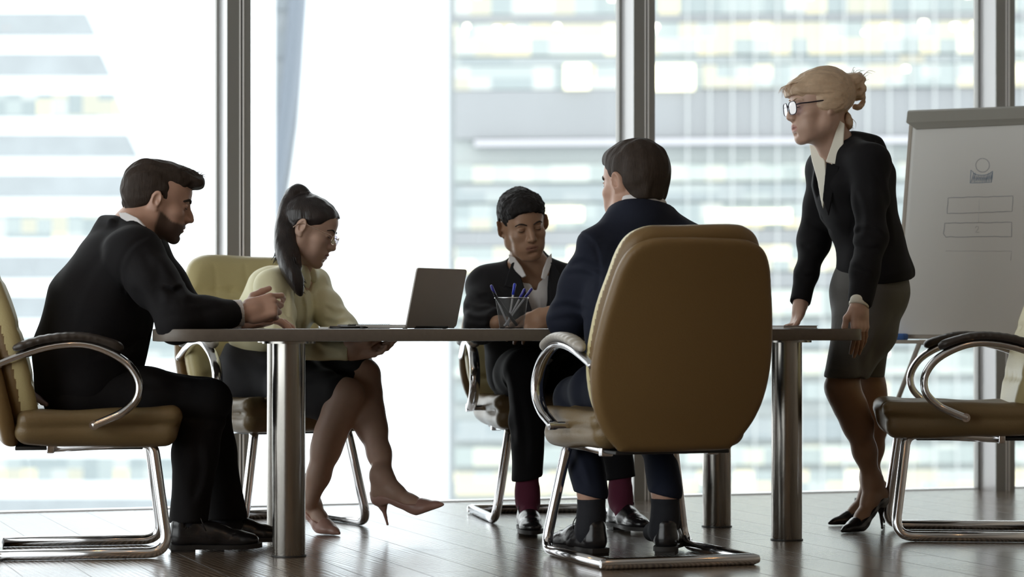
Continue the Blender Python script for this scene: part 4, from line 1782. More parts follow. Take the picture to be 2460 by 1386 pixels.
    c0 = bl + ax * .07 + fw * .035 + Vector((0, 0, -.018))
    o = MB().box(c0, (.118, .038, .003), R2, .001)
    o.box(c0 + fw * .038 + Vector((0, 0, .004)), (.118, .002, .007), R2, .001)
    tray = fin(o.build('tray', MATS['board_frame']), r)
    reparent_sub(MB().box(c0 + ax * .120 + Vector((0, 0, .003)), (.004, .040, .009), R2, .001).build('end_cap', MATS['black_plastic']), tray)
    # stand: two front legs, one rear leg and a cross bar behind the board
    top_c = pt(W / 2, H * .92, -.03)
    for foot in (P(2062, 1212, 9.95), bl + ax * 1.35 + fw * .30):
        foot = Vector((foot.x, foot.y, .008))
        hip = P(2206, 822, 9.40) if foot.x < bl.x + .2 else bl + ax * .60 + Vector((0, 0, -.02))
        lg = fin(MB().tube([hip + fw * -.02, foot], .0125, 12, flat=(1, .7)).build('stand_leg', MATS['board_frame'], None, True), r)
        reparent_sub(MB().tube([foot + Vector((0, 0, -.006)), foot + Vector((0, 0, .02))], .016, 14).build('leg_tip', MATS['black_plastic'], None, True), lg)
    rear = bl + ax * .66 - fw * .30
    rear = Vector((rear.x, rear.y, .008))
    lg = fin(MB().tube([pt(.60, .40, -.03), rear], .0125, 12).build('stand_leg', MATS['board_frame'], None, True), r)
    reparent_sub(MB().tube([rear + Vector((0, 0, -.006)), rear + Vector((0, 0, .02))], .016, 14).build('leg_tip', MATS['black_plastic'], None, True), lg)
    fin(MB().tube([P(2206, 822, 9.40) - fw * .02, bl + ax * .60 + Vector((0, 0, -.02)) - fw * .02], .011, 12).build('cross_bar', MATS['board_frame'], None, True), r)
    # eraser on the tray
    e = empty('board_eraser', c0 + ax * -.075 + Vector((0, 0, .003)), math.atan2(ax.y, ax.x), label='blue board eraser lying on the tray of the flip chart', cat='eraser')
    S = Solid()
    S.box((0, 0, .0195), (.068, .030, .0135), None, .008, .0)
    S.build('grip', .003, MATS['eraser_blue'], e)
    MB().box((0, 0, .0035), (.058, .025, .0035), None, .001).build('felt', MATS['cover_dark'], e)
    return r


build_flipchart()
# ------------------------------------------------------------------ bearded man in the dark suit, left, in profile
def build_man_gesturing():
    Fw, Lf = Vector((.983, .184, 0)), Vector((-.184, .983, 0))
    root = person((-1.38, 7.86, 0), 'bearded man in a dark suit, gesturing, seated at the left end of the table')
    f = Frame(P(383, 483, 7.89), (.955, .14, -.285), (.27, .03, 1), 1.05)
    nb = P(322, 548, 7.88)
    pel, waist, chest = P(205, 930, 7.87), P(215, 830, 7.87), P(275, 650, 7.86)
    shR, shL = P(322, 612, 7.68), P(350, 605, 8.05)
    elR, wrR = P(428, 772, 7.56), P(586, 752, 7.70)
    elL, wrL = P(450, 770, 8.15), P(580, 771, 7.98)
    hiR, hiL = P(215, 942, 7.78), P(215, 942, 7.96)
    knR, knL = P(500, 967, 7.84), P(498, 965, 8.06)
    anR, anL = P(448, 1235, 7.90), P(540, 1225, 8.10)
    S = Solid()
    head_solid(S, f, nose=1.25, lipf=0)
    neck_solid(S, f, nb, .055, .060)
    S.ecyl(nb, chest, (.10, .06), (.155, .10), Lf, .05)
    S.ecyl(chest, waist, (.155, .10), (.14, .10), Lf, .05)
    S.ecyl(waist, pel, (.14, .10), (.15, .11), Lf, .05)
    for sh, el, wr in ((shR, elR, wrR), (shL, elL, wrL)):
        S.chain([nb, sh, el, wr], [.05, .05, .036, .026], .03)
    for h_, k_, a_ in ((hiR, knR, anR), (hiL, knL, anL)):
        S.chain([h_, k_, a_, a_ + Vector((.0, 0, -.03))], [.075, .052, .035, .03], .03)
        S.cone(a_ + Vector((0, 0, -.03)), a_ + Fw * .12 + Vector((0, 0, -.075)), .026, .018, .02)
    hand(S, wrR, (.92, .20, .26), (.05, -.90, .42), (.1, .3, 1), 1.08,
         curls=((34, 44, 22), (62, 70, 34), (72, 74, 36), (76, 76, 36)), thumb=((.80, .62, -.45), (.38, 1, -.30), (.22, 1, -.15)))
    hand(S, wrL, (.97, -.05, .02), (.0, .1, 1), (.1, -1, 0), 1.05, curls=((12, 25, 12),) * 4)

    def beard(q, sm):
        x, y, z = q[:, 0], q[:, 1], q[:, 2]
        wob = .0015 * np.sin(x * 700) * np.sin(y * 900)
        line = -.050 + .50 * np.maximum(0, .055 - y) + wob
        lip = (y > .085) & (np.abs(x) < .020) & (np.abs(z + .0645) < .0085)
        b = sm(-.004, .007, line - z) * sm(.004, .016, y + wob) * sm(-.158, -.140, z) * sm(-.006, .004, y + (z + .085) * .8)
        m = (np.abs(x) < .028) * sm(-.062, -.056, z) * (1 - sm(-.049, -.045, z)) * (y > .085)
        return {'beard': np.maximum(b, m) * (1 - lip) * .93}
    o = S.build('body', .0026, MATS['skin_fair'], paint=face_paint(f, 0, beard))
    fin(o, root)
    for x in ('eyebrow', 'eyelashes'):
        pass
    brow_part(f, root, MATS['hair_brown'], .95)
    lash_part(f, root, MATS['hair_dark'])
    fixup(root)
    # hair: short back and sides, brushed up quiff
    H = Solid()
    E = lambda x, y, z, a, b, c, k=.02, mode='u', R2=None: H.ell(f(x, y, z), (a * f.s, b * f.s, c * f.s), f.R @ R2 if R2 else f.R, k, mode)
    E(0, -.022, .040, .080, .101, .090)
    E(0, .040, .088, .056, .066, .036, .03)
    E(0, .092, .090, .046, .026, .014, .018, 'u', Euler((-.15, 0, 0)).to_matrix())
    H.cone(f(-.03, .10, .088), f(.03, .10, .088), .009 * f.s, .009 * f.s, .02)
    E(0, -.055, .020, .074, .066, .085, .03)
    E(0, -.066, -.045, .050, .034, .040, .03)
    H.poly([(.3, .066), (.100, .071), (.082, .064), (.070, .052), (.056, .030), (.034, .012), (.026, -.030), (.012, -.030), (.008, .016), (-.012, .024), (-.030, .010), (-.034, -.03), (-.052, -.075), (-.09, -.10), (-.09, -.3), (.3, -.3)],
           .3, f(0, 0, 0), f.f, f.z, k=.003, mode='s')
    H.disp(disp_noise(3, 12, 160, 420, .0016, (.3, 1, .8)))
    H.disp(disp_noise(8, 8, 40, 90, .0026, (.5, 1, 1)))
    hr = fin(H.build('hair', .0024, MATS['hair_brown'], relax=1), root)
    rn = random.Random(2)
    strands(root, f, [(rn.uniform(-.05, .05), rn.uniform(.02, .10), .112, rn.uniform(-.2, .2), rn.uniform(.2, 1), .35) for _ in range(40)], .022, MATS['hair_brown'], 7)
    # jacket
    J = Solid()
    up = P(306, 585, 7.87)
    J.ecyl(P(318, 562, 7.88), P(283, 640, 7.87), (.13, .075), (.205, .125), Lf, .05)
    J.ecyl(P(283, 640, 7.87), P(243, 735, 7.87), (.205, .125), (.20, .165), Lf, .04)
    J.ecyl(P(243, 735, 7.87), P(218, 835, 7.87), (.20, .165), (.19, .178), Lf, .04)
    J.ecyl(P(218, 835, 7.87), P(206, 915, 7.87), (.19, .178), (.20, .170), Lf, .04)
    J.cone(P(262, 545, 7.88), P(330, 545, 7.86), .035, .05, .05)
    J.cone(nb + Vector((-.01, 0, -.02)), f(-.0, -.045, -.095), .100, .090, .03)
    for sh, el, wr, r0 in ((shR, elR, P(572, 752, 7.69), .088), (shL, elL, wrL - Fw * .02, .085)):
        J.chain([nb + (sh - nb) * .5, sh, sh + (el - sh) * .45, el, el + (wr - el) * .5, wr], [.07, r0, .078, .068, .058, .047], .03)
    J.trim(P(563, 753, 7.69), P(569, 752, 7.69) - elR, .09)
    J.trim(wrL - Fw * .03, Fw, .07)
    J.plane(P(206, 985, 7.87), (-.1, 0, -1), .01)
    J.chain([P(268, 530, 7.78), P(262, 526, 7.87), P(268, 530, 7.96)], [.010, .012, .010], .03)
    J.trim(P(322, 535, 7.87), (.57, 0, .82), .10, .14, .006)
    J.plane(P(270, 516, 7.87), (-.05, 0, 1), .012)
    J.cone(f(0, -.03, -.05), nb + Vector((.01, 0, -.06)), .0755, .0815, .004, 's')     # neck opening
    J.ecyl(P(400, 610, 7.90), P(375, 720, 7.93), (.075, .05), (.02, .05), Lf, .01, 's')    # open front
    J.disp(folds(21, .0055, 9, 26))
    J.disp(folds(22, .0022, 30, 70))
    creases(J, [P(352, 568, 7.62), P(318, 590, 7.6), P(290, 640, 7.6), P(288, 700, 7.6)], .0022, .014)
    creases(J, [P(250, 600, 7.66), P(200, 680, 7.68), P(170, 770, 7.68)], .0016, .03)
    creases(J, [P(390, 690, 7.50), P(410, 700, 7.48), P(428, 690, 7.5)], .005, .016)
    creases(J, [P(400, 760, 7.5), P(450, 752, 7.49), P(520, 742, 7.55)], .003, .03)
    creases(J, [P(350, 620, 7.58), P(372, 660, 7.56), P(384, 720, 7.52)], .003, .03)
    creases(J, [P(385, 640, 7.62), P(398, 690, 7.52), P(432, 715, 7.50)], .004, .03)
    creases(J, [P(395, 735, 7.50), P(425, 735, 7.49), P(470, 728, 7.52)], .004, .03)
    creases(J, [P(360, 800, 7.70), P(300, 830, 7.68), P(230, 850, 7.68)], .003, .03)
    creases(J, [P(330, 700, 7.60), P(350, 730, 7.58), P(370, 790, 7.6)], .004, .03)
    fin(J.build('jacket', .005, MATS['suit_black'], relax=2), root)
    # shirt collar and cuffs
    blade(root, 'shirt_collar', [(292, 515, 7.815), (304, 511, 7.79), (328, 522, 7.760), (352, 546, 7.755), (349, 562, 7.752), (320, 542, 7.752), (294, 526, 7.80)], .009)
    C = Solid()
    C.cone(nb + Vector((0, 0, -.02)), f(0, -.03, -.05), .081, .076, 0)
    C.cone(nb + Vector((-.01, 0, -.1)), f(0, -.03, -.01), .072, .067, .001, 's')
    C.plane(P(322, 526, 7.87), (.66, 0, .9), .003)
    C.plane(P(360, 598, 7.87), (.4, 0, -1), .003)
    C.ell(P(392, 575, 7.9), (.03, .05, .04), None, .01, 's')
    fin(C.build('shirt_collar', .003, MATS['shirt_white']), root)
    for el, a, b_, r_ in ((elR, P(556, 754, 7.69), P(583, 751, 7.70), .042), (elL, wrL - Fw * .06, wrL + Fw * .0, .036)):
        C = Solid()
        d = (b_ - a).normalized()
        C.cone(a, b_, r_ + .002, r_, 0)
        C.cone(a - d * .02, b_ + d * .06, r_ - .003, r_ - .004, .001, 's')
        C.trim(b_, d, .08)
        fin(C.build('shirt_cuff', .003, MATS['shirt_white']), root)
    # shirt tail and front of shirt
    C = Solid()
    C.ecyl(P(330, 590, 7.9), P(250, 850, 7.88), (.09, .08), (.14, .09), Lf, .03)
    K = Solid()
    K.box(P(98, 958, 7.82), (.040, .10, .010), Euler((0, .55, .1)).to_matrix(), .008, .0)
    K.disp(folds(9, .003, 30, 80))
    fin(K.build('shirt_tail', .004, MATS['shirt_tail']), root)
    fin(C.build('shirt', .006, MATS['shirt_white']), root)
    # trousers
    T = Solid()
    T.ecyl(P(205, 880, 7.87), P(200, 945, 7.87), (.17, .135), (.185, .135), Lf, .04)
    for h_, k_, a_, r0 in ((hiR, knR, anR, 0), (hiL, knL, anL, .002)):
        T.chain([h_ + Vector((0, 0, .01)), h_ + (k_ - h_) * .5, k_], [.098, .090, .076], .04)
        T.chain([k_, k_ + (a_ - k_) * .45 + Fw * -.012, a_ + Vector((.008, 0, -.02))], [.074, .070, .066], .03)
        T.trim(a_ + Vector((0, 0, -.030)), (0, 0, -1), .09)
    T.disp(folds(5, .004, 12, 34))
    creases(T, [P(540, 1000, 7.76), P(500, 1010, 7.75), P(440, 1000, 7.77)], .004, .03)
    creases(T, [P(470, 1060, 7.78), P(478, 1120, 7.79), P(465, 1190, 7.81)], .004, .03)
    creases(T, [P(330, 915, 7.70), P(380, 930, 7.70), P(440, 930, 7.72)], .004, .03)
    fin(T.build('trousers', .005, MATS['trouser_black'], relax=2), root)
    for a_ in (anR, anL):
        K = Solid()
        K.chain([a_ + Vector((0, 0, .06)), a_ + Vector((.0, 0, -.03)), a_ + Vector((.005, 0, -.07))], [.042, .041, .040], .02)
        K.cone(a_ + Vector((0, 0, -.05)), a_ + Fw * .09 + Vector((0, 0, -.075)), .038, .030, .03)
        fin(K.build('sock', .004, MATS['sock_dark']), root)
    hl = P(404, 1326, 7.84)
    oxford(root, Vector((hl.x, 7.88, .002)), (.96, .20, .0), (0, -.12, 1), 1.03)
    hl2 = P(490, 1300, 8.10)
    oxford(root, Vector((hl2.x - .01, 8.10, .002)), (.985, .12, .0), (0, 0, 1), 1.0, mirror=-1)
    return root


def strands(root, f, defs, ln, m, seed, name='hair_strand'):
    """loose locks that break the outline of the hair: (x,y,z, dx,dy,dz) in head axes"""
    rn = random.Random(seed)
    b = MB()
    for x, y, z, dx, dy, dz in defs:
        p = Vector((x, y, z))
        d = Vector((dx, dy, dz)).normalized()
        pts = [f(*p)]
        for k in range(5):
            p = p + d * ln / 5
            d = (d + Vector((rn.uniform(-.3, .3), rn.uniform(-.3, .3), rn.uniform(-.35, .2)))).normalized()
            pts.append(f(*p))
        b.tube(pts, [.0012, .0011, .0009, .0007, .0005, .0002], 5)
    o = b.build(name, m, None, True)
    for h in root.children:
        if h.name.startswith('hair') and not h.name.startswith('hair_'):
            return reparent_sub(o, h)
    return fin(o, root)


def fixup(root):
    """parts built with a plain parent get their inverse so that world coordinates hold"""
    inv = Matrix.Translation(root.location).inverted()
    for c in root.children:
        if c.matrix_parent_inverse == Matrix.Identity(4):
            c.matrix_parent_inverse = inv


# ------------------------------------------------------------------ young man facing the camera
def lapel_pair(root, m, defs, th=.0035, name='lapel', res=.003):
    """flat lapels: each (origin, X axis, Y axis, polygon)"""
    for o_, X, Y, pg in defs:
        S = Solid()
        S.poly(pg, th, o_, X, Y, rad=.0025)
        fin(S.build(name, res, m), root)


def build_young_man():
    Fw = Vector((.12, -.99, 0))
    Rt = Vector((-.99, -.12, 0))       # his right = left in the picture
    root = person((.1, 9.2, 0), 'young man with short curly dark hair, looking down, open white collar and maroon socks')
    f = Frame(P(1256, 541, 9.02), (.30, -.92, -.25), (-.13, -.15, 1), 1.04, 1.0)
    nb = P(1277, 655, 9.12)
    chest, waist, pel = P(1270, 740, 9.12), P(1285, 840, 9.20), P(1292, 900, 9.26)
    shR, shL = P(1172, 690, 9.14), P(1375, 685, 9.16)
    elR, wrR = P(1156, 782, 8.98), P(1200, 776, 8.90)
    elL, wrL = P(1400, 770, 8.98), P(1318, 757, 8.76)
    hiR, hiL = P(1240, 905, 9.18), P(1345, 905, 9.20)
    knR, anR = P(1264, 888, 8.74), P(1267, 1160, 8.60)
    knL, anL = P(1460, 900, 8.86), P(1490, 1160, 8.72)
    S = Solid()
    head_solid(S, f, nose=1.05, lipf=.2, ear=1.2)
    neck_solid(S, f, nb, .054, .060)
    S.ecyl(nb, chest, (.10, .06), (.13, .07), Rt, .05)
    S.ecyl(chest, waist, (.13, .07), (.11, .07), Rt, .04)
    S.ecyl(waist, pel, (.13, .09), (.14, .10), Rt, .05)
    for sh, el, wr in ((shR, elR, wrR), (shL, elL, wrL)):
        S.chain([nb, sh, el, wr], [.05, .048, .034, .025], .03)
    for h_, k_, a_ in ((hiR, knR, anR), (hiL, knL, anL)):
        S.chain([h_, k_, a_, a_ + Vector((0, 0, -.05))], [.07, .048, .028, .026], .02)
    for a_ in (anR, anL):
        S.cone(a_ + Vector((0, 0, -.05)), a_ + Vector((.006, -.05, -.105)), .022, .014, .01)
    hand(S, wrL, (-.72, -.25, -.35), (.30, -.75, .55), (-.4, -.3, .9), 1.05, curls=((18, 30, 20), (24, 34, 20), (30, 36, 20), (34, 36, 20)), thumb=((.4, .9, -.5), (.1, 1, -.5), (0, 1, -.3)))
    hand(S, wrR, (.75, .65, -.02), (0, -.1, 1), (0, 1, 0), .92, curls=((12, 20, 12),) * 4)
    o = S.build('body', .0027, MATS['skin_tan'], paint=face_paint(f))
    fin(o, root)
    brow_part(f, root, MATS['hair_brown'], .62)
    lash_part(f, root, MATS['hair_dark'])
    fixup(root)
    H = Solid()
    E = lambda x, y, z, a, b, c, k=.02, mode='u', R2=None: H.ell(f(x, y, z), (a * f.s, b * f.s, c * f.s), f.R @ R2 if R2 else f.R, k, mode)
    E(0, -.020, .045, .083, .100, .090)
    E(0, .025, .066, .072, .072, .052, .03)
    H.poly([(.3, .066), (.098, .072), (.086, .066), (.070, .050), (.050, .038), (.036, .020), (.028, -.006), (.014, -.006), (.012, .030), (-.020, .038), (-.040, .014), (-.044, -.03), (-.06, -.06), (-.09, -.07), (-.14, -.3), (.3, -.3)],
           .3, f(0, 0, 0), f.f, f.z, k=.003, mode='s')
    H.disp(disp_noise(3, 14, 260, 560, .0015))
    H.disp(disp_noise(6, 8, 60, 120, .0018))
    fin(H.build('hair', .0026, MATS['hair_dark'], relax=1), root)
    # jacket
    J = Solid()
    J.ecyl(P(1275, 672, 9.13), P(1270, 705, 9.13), (.12, .06), (.20, .105), Rt, .05)
    J.ecyl(P(1270, 705, 9.13), P(1278, 790, 9.15), (.205, .11), (.185, .125), Rt, .04)
    J.ecyl(P(1278, 790, 9.15), P(1290, 890, 9.22), (.185, .125), (.195, .13), Rt, .04)
    J.chain([nb + (shR - nb) * .4, shR, shR + (elR - shR) * .5, elR, elR + (wrR - elR) * .5, wrR - (wrR - elR) * .15], [.07, .078, .070, .062, .052, .045], .03)
    J.chain([nb + (shL - nb) * .4, shL, shL + (elL - shL) * .5, elL, elL + (wrL - elL) * .45], [.07, .078, .070, .060, .050], .03)
    dl = (wrL - elL).normalized()
    J.trim(elL + (wrL - elL) * .45, dl, .09)
    J.trim(wrR - (wrR - elR) * .15, wrR - elR, .09)
    J.cone(nb + Vector((0, .01, -.03)), nb + Vector((-.01, .03, .035)), .088, .074, .03)
    J.cone(f(0, -.03, -.07), nb + Vector((0, -.02, -.05)), .070, .077, .005, 's')
    J.poly([(-.085, .10), (.075, .10), (.055, -.02), (.045, -.10), (.035, -.165), (.005, -.165), (-.03, -.06)], .13, P(1288, 680, 8.98), (.99, .12, 0), (0, .1, 1), k=.004, mode='s')
    J.plane(P(1290, 960, 9.2), (0, 0, -1), .01)
    J.disp(folds(51, .0058, 10, 30))
    J.disp(folds(52, .0022, 30, 70))
    for q in ((1128, 700, 1150, 715, 1172, 712), (1122, 738, 1150, 748, 1178, 742), (1120, 762, 1145, 772, 1180, 770), (1135, 785, 1160, 790, 1190, 778)):
        creases(J, [P(q[0], q[1], 9.0), P(q[2], q[3], 8.98), P(q[4], q[5], 8.98)], .004, .02)
    fin(J.build('jacket', .005, MATS['suit_charcoal'], relax=2), root)
    lapel_pair(root, MATS['suit_charcoal'], [
        (P(1236, 640, 9.005), (.99, -.10, 0), (.18, .16, 1), [(-.012, .012), (.004, .02), (.075, -.185), (.055, -.19), (-.012, -.115), (.002, -.085), (-.038, -.075)]),
        (P(1322, 640, 9.02), (.99, .22, 0), (-.16, .16, 1), [(.012, .012), (-.004, .02), (-.012, -.185), (.005, -.19), (.042, -.115), (.026, -.085), (.058, -.07)])])
    # shirt with an open collar
    C = Solid()
    C.ecyl(P(1275, 668, 9.12), P(1275, 715, 9.12), (.085, .07), (.14, .098), Rt, .04)
    C.ecyl(P(1275, 715, 9.12), P(1284, 880, 9.18), (.14, .098), (.14, .108), Rt, .04)
    C.cone(f(0, -.03, -.06), nb + Vector((0, -.015, -.05)), .058, .066, .010, 's')
    C.poly([(-.050, .10), (.044, .10), (.006, -.032), (-.004, -.032)], .12, P(1288, 672, 8.99), (.99, .12, 0), (0, .1, 1), k=.005, mode='s')
    C.disp(folds(52, .0025, 20, 50))
    creases(C, [P(1290, 720, 8.97), P(1296, 770, 8.97)], .002, .012)
    fin(C.build('shirt', .004, MATS['shirt_white'], relax=1), root)
    blade(root, 'shirt_collar', [(1225, 612, 9.04), (1236, 618, 9.01), (1252, 640, 8.985), (1266, 664, 8.97), (1256, 668, 8.975), (1238, 652, 8.99), (1224, 630, 9.02)], .0045)
    blade(root, 'shirt_collar', [(1322, 610, 9.05), (1314, 622, 9.02), (1306, 646, 8.99), (1299, 668, 8.975), (1308, 674, 8.98), (1320, 652, 9.0), (1326, 628, 9.03)], .0045)
    a, b_ = elL + (wrL - elL) * .40, wrL - (wrL - elL) * .25
    C = Solid()
    C.cone(a, b_, .041, .037, 0)
    C.cone(a - dl * .02, b_ + dl * .06, .036, .032, .001, 's')
    C.trim(b_, dl, .08)
    fin(C.build('shirt_cuff', .003, MATS['shirt_white']), root)
    # trousers
    T = Solid()
    T.ecyl(P(1285, 870, 9.22), P(1290, 915, 9.25), (.165, .13), (.17, .125), Rt, .04)
    for h_, k_, a_ in ((hiR, knR, anR), (hiL, knL, anL)):
        T.chain([h_, h_ + (k_ - h_) * .5, k_], [.095, .090, .078], .04)
        T.chain([k_ + Vector((0, 0, -.01)), k_ + (a_ - k_) * .45 + Vector((0, .012, 0)), a_ + Vector((0, 0, .02))], [.078, .062, .058], .03)
        T.trim(a_ + Vector((0, 0, .012)), (.15, 0, -1), .09)
    T.disp(folds(53, .004, 12, 34))
    creases(T, [P(1215, 905, 8.68), P(1225, 980, 8.64), P(1235, 1060, 8.60)], .004, .025)
    creases(T, [P(1250, 960, 8.63), P(1262, 1040, 8.60), P(1262, 1110, 8.56)], .003, .025)
    fin(T.build('trousers', .005, MATS['suit_black'], relax=2), root)
    for a_, st in ((anR, 1), (anL, 1)):
        K = Solid()
        K.chain([a_ + Vector((0, 0, .035)), a_ + Vector((0, 0, -.03)), a_ + Vector((.003, -.005, -.070))], [.042, .040, .042], .02)
        K.cone(a_ + Vector((0, 0, -.060)), a_ + Vector((.008, -.055, -.100)), .038, .032, .02)
        K.disp(disp_noise(7, 8, 60, 120, .0008, (.3, .3, 1.5)))
        fin(K.build('sock', .003, MATS['sock_maroon']), root)
    oxford(root, Vector((anR.x - .005, 8.66, .002)), (.10, -.99, 0), s=.98)
    oxford(root, Vector((anL.x - .02, 8.78, .002)), (.33, -.94, 0), s=1.0, mirror=-1)
    return root
# ------------------------------------------------------------------ man in the navy suit, from behind
def build_man_behind():
    Fw = Vector((-.33, .944, 0))
    Rt = Vector((.944, .33, 0))
    root = person((.42, 7.65, 0), 'man in a navy suit seen from behind, seated in the foreground chair')
    f = Frame(P(1521, 440, 7.80), (-.66, .74, -.10), (-.02, .08, 1), 1.09, .97)
    nb = P(1533, 535, 7.76)
    chest, waist, pel = P(1545, 640, 7.74), P(1560, 800, 7.68), P(1562, 905, 7.66)
    shL, shR = P(1442, 600, 7.68), P(1668, 598, 7.86)
    elL, wrL = P(1366, 762, 7.80), P(1452, 752, 8.06)
    elR, wrR = P(1600, 768, 8.16), P(1446, 750, 8.24)
    hiL, hiR = P(1500, 935, 7.68), P(1610, 935, 7.76)
    knL, anL = P(1382, 955, 8.06), P(1420, 1205, 7.74)
    knR, anR = P(1570, 955, 8.14), P(1598, 1205, 7.80)
    S = Solid()
    head_solid(S, f, nose=1.1, lipf=.2, ear=.4)
    neck_solid(S, f, nb, .056, .064)
    S.ecyl(nb, chest, (.11, .06), (.16, .10), Rt, .05)
    S.ecyl(chest, waist, (.16, .10), (.14, .10), Rt, .05)
    S.ecyl(waist, pel, (.14, .10), (.15, .11), Rt, .05)
    for sh, el, wr in ((shR, elR, wrR), (shL, elL, wrL)):
        S.chain([nb, sh, el, wr], [.05, .048, .034, .026], .03)
    for h_, k_, a_ in ((hiR, knR, anR), (hiL, knL, anL)):
        S.chain([h_, k_, a_ + Vector((0, 0, .03)), a_ + Vector((0, 0, -.05))], [.07, .042, .042, .035], .02)
        S.cone(a_ + Vector((0, 0, -.07)), a_ + Vector((-.02, .08, -.115)), .024, .018, .02)
    hand(S, wrL, (-.55, .75, -.05), (0, -.1, 1), (.8, .3, 0), 1.0, curls=((18, 25, 15),) * 4)
    hand(S, wrR, (-.95, .10, -.12), (-.1, -.8, .6), (-.2, 0, 1), 1.02, curls=((20, 30, 20),) * 4)
    o = S.build('body', .0028, MATS['skin_fair'], paint=face_paint(f))
    fin(o, root)
    brow_part(f, root, MATS['hair_brown'], 1.2)
    lash_part(f, root, MATS['hair_brown'])
    fixup(root)
    H = Solid()
    E = lambda x, y, z, a, b, c, k=.02, mode='u', R2=None: H.ell(f(x, y, z), (a * f.s, b * f.s, c * f.s), f.R @ R2 if R2 else f.R, k, mode)
    E(0, -.020, .042, .0815, .102, .090)
    E(0, .035, .078, .060, .066, .040, .03)
    E(0, -.050, .015, .0765, .070, .085, .03)
    E(0, -.062, -.050, .054, .034, .036, .03)
    H.poly([(.3, .072), (.098, .076), (.080, .066), (.062, .050), (.046, .026), (.030, .014), (.026, -.028), (.012, -.028), (.006, .018), (-.016, .026), (-.034, .006), (-.038, -.034), (-.05, -.056), (-.075, -.066), (-.11, -.066), (-.14, -.3), (.3, -.3)],
           .3, f(0, 0, 0), f.f, f.z, k=.003, mode='s')
    H.disp(disp_noise(3, 12, 110, 240, .0016, (1, 1, .5)))
    fin(H.build('hair', .0026, MATS['hair_brown'], relax=1), root)
    J = Solid()
    J.ecyl(P(1536, 548, 7.77), P(1545, 610, 7.75), (.12, .06), (.215, .10), Rt, .05)
    J.ecyl(P(1545, 610, 7.75), P(1552, 720, 7.71), (.215, .11), (.20, .135), Rt, .04)
    J.ecyl(P(1552, 720, 7.71), P(1562, 900, 7.67), (.20, .135), (.205, .14), Rt, .04)
    J.cone(P(1500, 535, 7.76), P(1575, 535, 7.79), .045, .045, .04)
    J.cone(nb, P(1536, 492, 7.80), .114, .102, .03)
    J.chain([nb + (shL - nb) * .45, shL, shL + (elL - shL) * .5, elL, elL + (wrL - elL) * .5, wrL - (wrL - elL) * .12], [.075, .070, .072, .062, .052, .045], .03)
    J.ell(P(1420, 584, 7.66), (.045, .06, .045), None, .02)
    J.cone(P(1500, 552, 7.72), P(1412, 574, 7.66), .04, .028, .02)
    J.cone(P(1580, 552, 7.78), P(1690, 590, 7.88), .04, .028, .02)
    J.chain([nb + (shR - nb) * .45, shR, elR, elR + (wrR - elR) * .5, wrR - (wrR - elR) * .2], [.075, .072, .060, .050, .043], .03)
    J.trim(wrL - (wrL - elL) * .12, wrL - elL, .09)
    dr = (wrR - elR).normalized()
    J.trim(wrR - (wrR - elR) * .2, dr, .09)
    J.trim(P(1538, 499, 7.79), (0, .287, .958), .125, .12, .006)
    J.cone(P(1536, 460, 7.81), nb + Vector((0, .018, .015)), .086, .091, .004, 's')
    J.plane(P(1560, 985, 7.66), (0, 0, -1), .01)
    J.disp(folds(61, .0052, 10, 28))
    J.disp(folds(62, .0020, 30, 70))
    creases(J, [P(1536, 560, 7.6), P(1548, 700, 7.58), P(1556, 860, 7.54)], .0015, .012)
    for q in ((1372, 640, 1400, 632, 1440, 650), (1366, 660, 1395, 658, 1430, 672), (1335, 740, 1365, 735, 1400, 745), (1330, 770, 1370, 765, 1400, 770)):
        creases(J, [P(q[0], q[1], 7.68), P(q[2], q[3], 7.66), P(q[4], q[5], 7.68)], .003, .022)
    creases(J, [P(1396, 560, 7.62), P(1428, 590, 7.60), P(1440, 640, 7.61), P(1436, 700, 7.64)], .002, .012)
    fin(J.build('jacket', .005, MATS['suit_navy'], relax=2), root)
    C = Solid()
    C.cone(nb + Vector((0, .012, -.0)), P(1536, 460, 7.81), .097, .086, 0)
    C.cone(nb + Vector((0, .012, -.08)), P(1536, 420, 7.81), .094, .074, .001, 's')
    C.plane(P(1540, 486, 7.79), (.0, .30, 1), .003)
    fin(C.build('shirt_collar', .003, MATS['shirt_white']), root)
    for el, wr, t0, t1, r_ in ((elR, wrR, .78, .94, .040), (elL, wrL, .84, 1.0, .040)):
        a, b_ = el + (wr - el) * t0, el + (wr - el) * t1
        d = (wr - el).normalized()
        C = Solid()
        C.cone(a, b_, r_, r_ - .002, 0)
        C.cone(a - d * .02, b_ + d * .06, r_ - .005, r_ - .006, .001, 's')
        C.trim(b_, d, .08)
        fin(C.build('shirt_cuff', .003, MATS['shirt_white']), root)
    b = MB()
    for i in range(3):
        c = P(1332 + i * 5, 712 - i * 12, 7.75)
        b.lathe([(.0001, .003), (.005, .003), (.006, .0), (.0001, -.002)], c, 12, Vector((-.8, -.6, 0)).to_track_quat('Z', 'Y').to_matrix())
    T = Solid()
    T.ecyl(P(1560, 870, 7.67), P(1560, 935, 7.67), (.17, .13), (.18, .13), Rt, .04)
    for h_, k_, a_ in ((hiR, knR, anR), (hiL, knL, anL)):
        T.chain([h_, h_ + (k_ - h_) * .5, k_], [.098, .090, .076], .04)
        T.chain([k_ + Vector((0, 0, -.01)), k_ + (a_ - k_) * .45, a_ + Vector((0, 0, .03))], [.074, .060, .056], .03)
        T.trim(a_ + Vector((0, 0, .018)), (-.2, 0, -1), .10)
    T.disp(folds(63, .004, 12, 34))
    creases(T, [P(1350, 1000, 7.90), P(1370, 1080, 7.84), P(1400, 1160, 7.72)], .004, .025)
    fin(T.build('trousers', .005, MATS['suit_navy'], relax=2), root)
